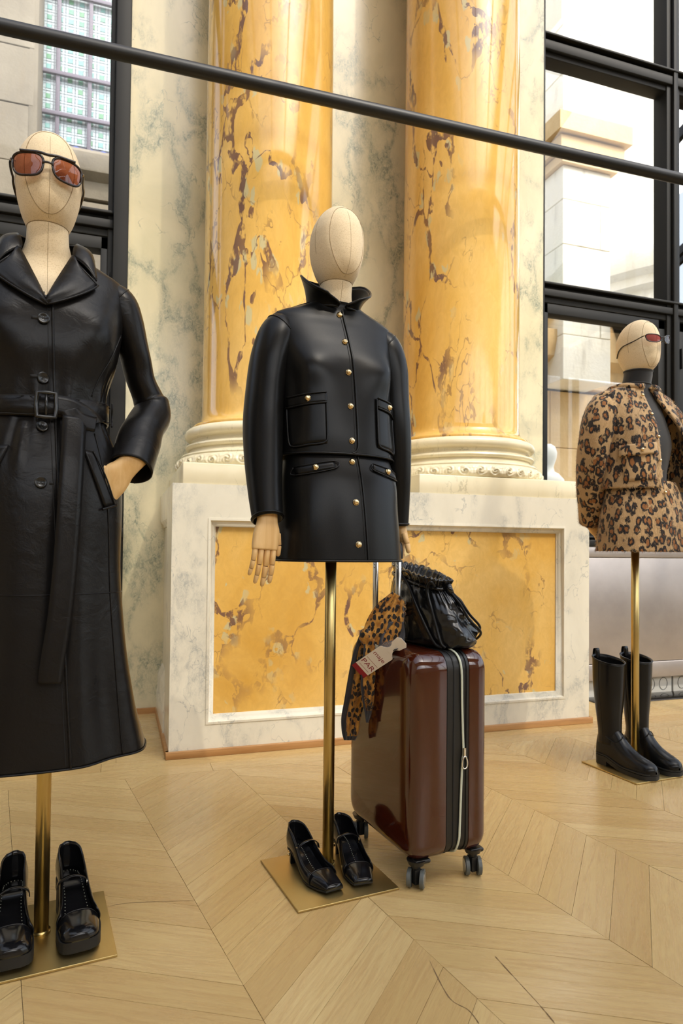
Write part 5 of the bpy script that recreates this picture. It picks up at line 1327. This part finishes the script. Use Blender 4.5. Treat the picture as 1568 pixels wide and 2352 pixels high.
# moulded black corner feet and twin wheels
def caster(x, y, yaw):
    c_ = mk('wheel_housing', *join(tube_vf([(x, y, .070), (x, y, .058)], [.024, .019], 18), tube_vf([(x, y, .060), (x, y, .045)], [.013, .010], 14), box_vf(x-.009, x+.009, y-.011, y+.011, .012, .048)), M['case_black'], sc, auto=40)
    ax_ = Vector((math.cos(R_(yaw)), math.sin(R_(yaw)), 0))
    for s in (-1, 1):
        c0 = Vector((x, y, .0235))+ax_*s*.0105; c1 = c0+ax_*s*.0105
        wv = tube_vf([tuple(c0), tuple(c0+ax_*s*.001), tuple(c1-ax_*s*.001), tuple(c1)], [.0215, .0230, .0230, .0215], 26)
        wh = mk('wheel', *wv, M['wheel_grey'], c_, auto=40)
        mk('wheel_hub', *tube_vf([tuple(c1-ax_*s*.001), tuple(c1+ax_*s*.0010)], .0165, 22), M['alu'], c_, auto=40)
for x, y, a in ((.030, .030, -40), (W-.030, .030, -22), (.030, D-.032, -24), (W-.030, D-.032, -10)): caster(x, y, a)
for x0, x1, y0, y1 in ((.006, .085, .004, .06), (.168, W-.006, .004, .06), (.006, .085, D-.06, D-.004), (.168, W-.006, D-.06, D-.004)):
    bevel(box('corner_guard', (x0+.012, x1-.022*(1 if x0 < .1 else 0), y0+.008, y1-.008, Z0-.005, Z0+.006), M['case_black'], sc), .006, 3)
# telescopic handle
HXl, HY0, HY1, HZ = .069, .200, .335, .838
for yv in (HY0, HY1):
    ps = tube('handle_tube', [(HXl, yv, .56), (HXl, yv, .70), (HXl, yv, HZ-.012)], [(.0105, .0075)]*3, M['alu'], sc, 18, ref=(0, 1, 0))
    box('handle_collar', (HXl-.014, HXl+.014, yv-.018, yv+.018, .570, .586), M['case_black'], sc, .003)
    for dz in (.018, .027): mk('rivet', *sphere_vf((HXl-.008, yv-.0045, HZ-.03-dz), .0022, 8, 5), M['alu'], ps)
gp = crv([(HXl, HY0, HZ-.030), (HXl, HY0, HZ-.006), (HXl, HY0+.012, HZ+.008), (HXl, (HY0+HY1)/2, HZ+.011), (HXl, HY1-.012, HZ+.008), (HXl, HY1, HZ-.006), (HXl, HY1, HZ-.030)], 8)
tube('handle_grip', gp, [(.0125, .0135)]*len(gp), M['case_black'], sc, 16, ref=(1, 0, 0))

# ================================================================== drawstring bag on the suitcase
def case_pt(x, y, z=0.): return Vector((.682, 1.48, 0))+Matrix.Rotation(R_(6), 3, 'Z') @ Vector((x, y, z))
bgo = thing('drawstring_bag', 'slouchy black crinkled patent drawstring bag resting on the suitcase', 'bag', tuple(case_pt(.165, .200, .5765)), R_(6))
from mathutils import noise as mn
def bag_disp(th, z):
    v = Vector((math.cos(th)*1.6, math.sin(th)*1.6, z*14)); a = mn.noise(v*1.3)*.012+mn.noise(v*3.1+Vector((5, 1, 2)))*.006
    g_ = max(0, min(1, (z-.105)/.06)); a += g_*.0035*math.sin(34*th+2*math.sin(3*th)); a += (1-g_)*.004*math.sin(7*th+z*40)*max(0, min(1, z/.03))
    if math.sin(th) < 0: a = a*(1-.75*min(1, -math.sin(th)*1.6))-.003*min(1, -math.sin(th)*1.6)
    return a
BL = Loft([(.0, .066, .150, .140, 0, -.004), (.006, .074, .166, .155, 0, -.004), (.025, .078, .174, .162, .001, -.002), (.06, .078, .172, .160, .0, .0), (.10, .074, .160, .152, -.004, .004), (.135, .064, .142, .140, -.008, .010), (.158, .055, .128, .130, -.012, .014), (.172, .046, .118, .124, -.014, .018), (.184, .048, .122, .128, -.015, .018), (.198, .053, .128, .134, -.016, .018)], 2.3, bag_disp)
nzb, ntb = 60, 200; V, F = BL.grid(0, .198, nzb, ntb)
# mouth: turns over and drops inside
last = len(V)-ntb
for off, dz in ((-.008, .004), (-.016, -.004), (-.03, -.03), (-.05, -.045)):
    for j in range(ntb): V.append(BL.P(-math.pi+2*math.pi*j/ntb, .198, off)+np.array([0, 0, dz+(.003*math.sin(j*.9) if off > -.02 else 0)]))
m_ = len(V)//ntb; F = grid_faces(m_, ntb, False, True); F.append(tuple(range(ntb))); F.append(tuple((m_-1)*ntb+j for j in range(ntb)))
# shear the mouth so that it slopes down towards the right-hand end
V = [np.array(v) for v in V]
for v in V:
    k = max(0, min(1, v[2]/.19)); v[2] += k*(.17*(v[1]-.03))
bb = mk('pouch', V, F, M['patent'], bgo)
def bagp(th, z, off=.004):
    v = BL.P(th, z, off); k = max(0, min(1, z/.19)); v[2] += k*(.17*(v[1]-.03)); return v
tube('draw_channel', [bagp(a, .172, .003) for a in np.linspace(-math.pi, math.pi, 90, endpoint=False)], [.005+.0016*math.sin(i*1.9) for i in range(90)], M['patent'], bb, 8, True)
crd = M['leather']
tube('shoulder_cord', crv([bagp(-.40, .178, .006), bagp(-.55, .192, .012), bagp(-.68, .165, .014), bagp(-.72, .12, .012), bagp(-.70, .06, .012), bagp(-.62, .02, .014), bagp(-.50, .007, .012)], 8), .0042, crd, bgo, 10)
tube('shoulder_cord', crv([bagp(-1.9, .180, .004), bagp(-1.7, .190, .010), bagp(-1.45, .165, .007), bagp(-1.20, .12, .005), bagp(-.98, .06, .006), bagp(-.78, .016, .010), bagp(-.58, .006, .012)], 8), .0042, crd, bgo, 10)
tube('draw_cord', crv([bagp(.12, .174, .008), bagp(.15, .145, .012), bagp(.35, .105, .010), bagp(.75, .060, .010), bagp(1.05, .022, .012), bagp(1.20, .006, .016)], 8), .0034, crd, bgo, 10)
tube('draw_cord', crv([bagp(.08, .174, .008), bagp(.10, .135, .014), bagp(.28, .092, .012), bagp(.65, .048, .012), bagp(1.0, .014, .014), bagp(1.22, .002, .016)], 8), .0034, crd, bgo, 10)
tube('cord_keeper', [bagp(.10, .188, .006), bagp(.11, .162, .010)], .0085, M['patent'], bgo, 12)
tube('corner_tab', crv([bagp(1.16, .004, .010), bagp(1.21, .012, .018), bagp(1.24, .018, .010)], 5), [(.010, .004)]*11, crd, bgo, 8)

# ================================================================== scarf knotted on the handle
sf = thing('scarf', 'leopard print silk scarf with dark border knotted round the suitcase handle', 'scarf', (0, 0, 0))
def case_limit(u, v):
    """distance of the suitcase's big face along this line of sight; cloth stays in front of it"""
    f = float(np.interp(u, [795, 810, 825, 840, 855, 870, 885, 900, 915, 930], [1.96, 1.921, 1.882, 1.844, 1.808, 1.774, 1.740, 1.709, 1.679, 1.650]))
    return f if v > 1492 else (9. if v < 1440 else float(np.interp(v, [1440, 1470, 1492], [1.83, 1.80, f])) if u > 862 else max(f, 1.80))
def cloth(name, rows, mat, par, folds=3, amp=.006, nx=22, ph=0., border=None):
    """rows: (left px, right px, v px, depth) from top to bottom, placed at the given distance beside the case"""
    C = crv([np.array(r, float) for r in rows], 7); V = []; W2 = []
    for i, (a, b, v, d, *tilt) in enumerate(C):
        tl_ = tilt[0] if tilt else 0
        for j in range(nx+1):
            u = j/nx; pu, pv = a+(b-a)*u, v+tl_*(u-.5); k = math.sin(u*math.pi*folds+ph+i*.06)
            V.append(at_depth(pu, pv, min(d-amp*k*(.4+.6*min(1, i/8)), case_limit(pu, pv)-.010)))
    o = solidify(mk(name, V, grid_faces(len(C), nx+1), mat, par), .0016, 0)
    if border:   # dark hem band along chosen edges
        o.data.materials.append(M['scarf_edge']); ri = len(C)-1
        for k, f in enumerate(o.data.polygons):
            i, j = divmod(k, nx)
            if ('L' in border and j < border.get('w', 5)) or ('R' in border and j >= nx-border.get('w', 5)) or ('B' in border and i >= ri-border.get('h', 4)): f.material_index = 1
    return o
# band pulled from the near tube across to the knot
cloth('wrap', [(901, 924, 1366, 1.806, 14), (886, 927, 1388, 1.803, 34), (868, 926, 1410, 1.797, 50), (850, 917, 1436, 1.790, 52), (838, 900, 1458, 1.785, 44), (832, 880, 1476, 1.785, 26)], M['leo_scarf'], sf, 5, .005, 28, .3)
cloth('wrap', [(853, 868, 1404, 1.930, -10), (846, 872, 1420, 1.90, 0), (838, 868, 1440, 1.85, 6), (832, 862, 1464, 1.81, 4)], M['leo_scarf'], sf, 3, .004, 20, 1.)
for zz, rr_ in ((.690, .0075), (.676, .008), (.662, .0075)):
    tube('loop', [tuple(case_pt(HXl+.0145*math.cos(a), HY0+.0175*math.sin(a), zz-.006*math.cos(a))) for a in np.linspace(0, 2*math.pi, 24, endpoint=False)], rr_, M['leo_scarf'], sf, 8, True)
cloth('hanging_fold', [(884, 926, 1428, 1.797, 0), (878, 930, 1452, 1.795, 4), (872, 926, 1474, 1.785, 10), (868, 905, 1492, 1.775, 8)], M['scarf_edge'], sf, 2, .003, 14, 0)
kv = sphere_vf(at_depth(842, 1462, 1.79), .019, 18, 12, (1.1, .9, 1.25)); mk('knot', [np.array(v)+np.array(mn.noise_vector(Vector(v)*60))*.003 for v in kv[0]], kv[1], M['leo_scarf'], sf)
cloth('tail', [(824, 852, 1462, 1.795), (812, 850, 1496, 1.800), (803, 848, 1535, 1.806), (796, 846, 1575, 1.820), (790, 838, 1612, 1.838), (784, 828, 1648, 1.842), (785, 824, 1680, 1.845), (790, 815, 1700, 1.847)], M['leo_scarf'], sf, 4, .0065, 26, .6, {'L': 1, 'w': 7, 'B': 1, 'h': 4})
t2 = cloth('tail', [(836, 860, 1468, 1.782), (834, 862, 1500, 1.784), (830, 862, 1535, 1.786), (828, 860, 1572, 1.788), (832, 858, 1608, 1.789), (838, 852, 1640, 1.790), (841, 845, 1660, 1.790)], M['leo_scarf'], sf, 3, .005, 20, .2, {'L': 1, 'w': 3, 'B': 1, 'h': 9})
pc = at_depth(846, 1612, 1.7825); Mx = Matrix(((RT.x, UP.x, -FW.x, pc.x), (RT.y, UP.y, -FW.y, pc.y), (RT.z, UP.z, -FW.z, pc.z), (0, 0, 0, 1)))
text_obj('scarf_lettering', 'maje', .022, M['print_black'], t2, Mx @ Matrix.Rotation(R_(-50), 4, 'Z'))

# ================================================================== luggage tag
tl0, tl1 = at_depth(822, 1542, 1.783), at_depth(927, 1472, 1.664)      # lower end on the scarf, upper end over the case edge
tx = (tl1-tl0).normalized(); tn_ = (-FW)-tx*tx.dot(-FW); tn_.normalize(); ty = tn_.cross(tx); px_ = (tl1-tl0).length/122; tg0 = tl0+tx*(55*px_)
tgM = Matrix(((tx.x, ty.x, tn_.x), (tx.y, ty.y, tn_.y), (tx.z, ty.z, tn_.z)))
lt = thing('luggage_tag', 'white paper luggage tag with red lettering tied to the suitcase handle', 'tag', tuple(tg0)); lt.rotation_euler = tgM.to_euler()
def card(nm, poly, mat, z0=0., z1=.0007, par=lt): return mk(nm, *prism_vf([(a*px_, b*px_) for a, b in poly], z0, z1, 'z'), mat, par, False)
def arc(cx, cy, r, a0, a1, n=10): return [(cx+r*math.cos(R_(a0+(a1-a0)*k/n)), cy+r*math.sin(R_(a0+(a1-a0)*k/n))) for k in range(n+1)]
card('card', [(-44, -15), (22, -15), (25, -13), (27, -6)]+[(27, 6), (25, 13), (22, 15), (-44, 15)], M['white_card'])
card('card_end', [(26, -5)]+arc(37, -17, 12, 150, 40)+[(62, -11), (67, -6), (67, 6), (62, 11)]+arc(37, 17, 12, -40, -150)+[(26, 5)], M['white_card'])
card('red_end', [(-56, -15), (-44, -15), (-44, 15), (-56, 15)], M['red_card'])
card('rule', [(-15.5, -13), (-14.8, -13), (-14.8, 13), (-15.5, 13)], M['print_red'], .0007, .0009)
RZ = Matrix.Rotation(R_(-90), 4, 'Z')
text_obj('tag_lettering', 'maje', 13*px_, M['print_red'], lt, Matrix.Translation((4*px_, 0, .0008)) @ RZ)
text_obj('tag_lettering', 'PAR', 15.5*px_, M['print_red'], lt, Matrix.Translation((-27*px_, 0, .0008)) @ RZ)
card('fine_print', [(-38.4, -11), (-37.8, -11), (-37.8, 11), (-38.4, 11)], M['print_red'], .0007, .0009)
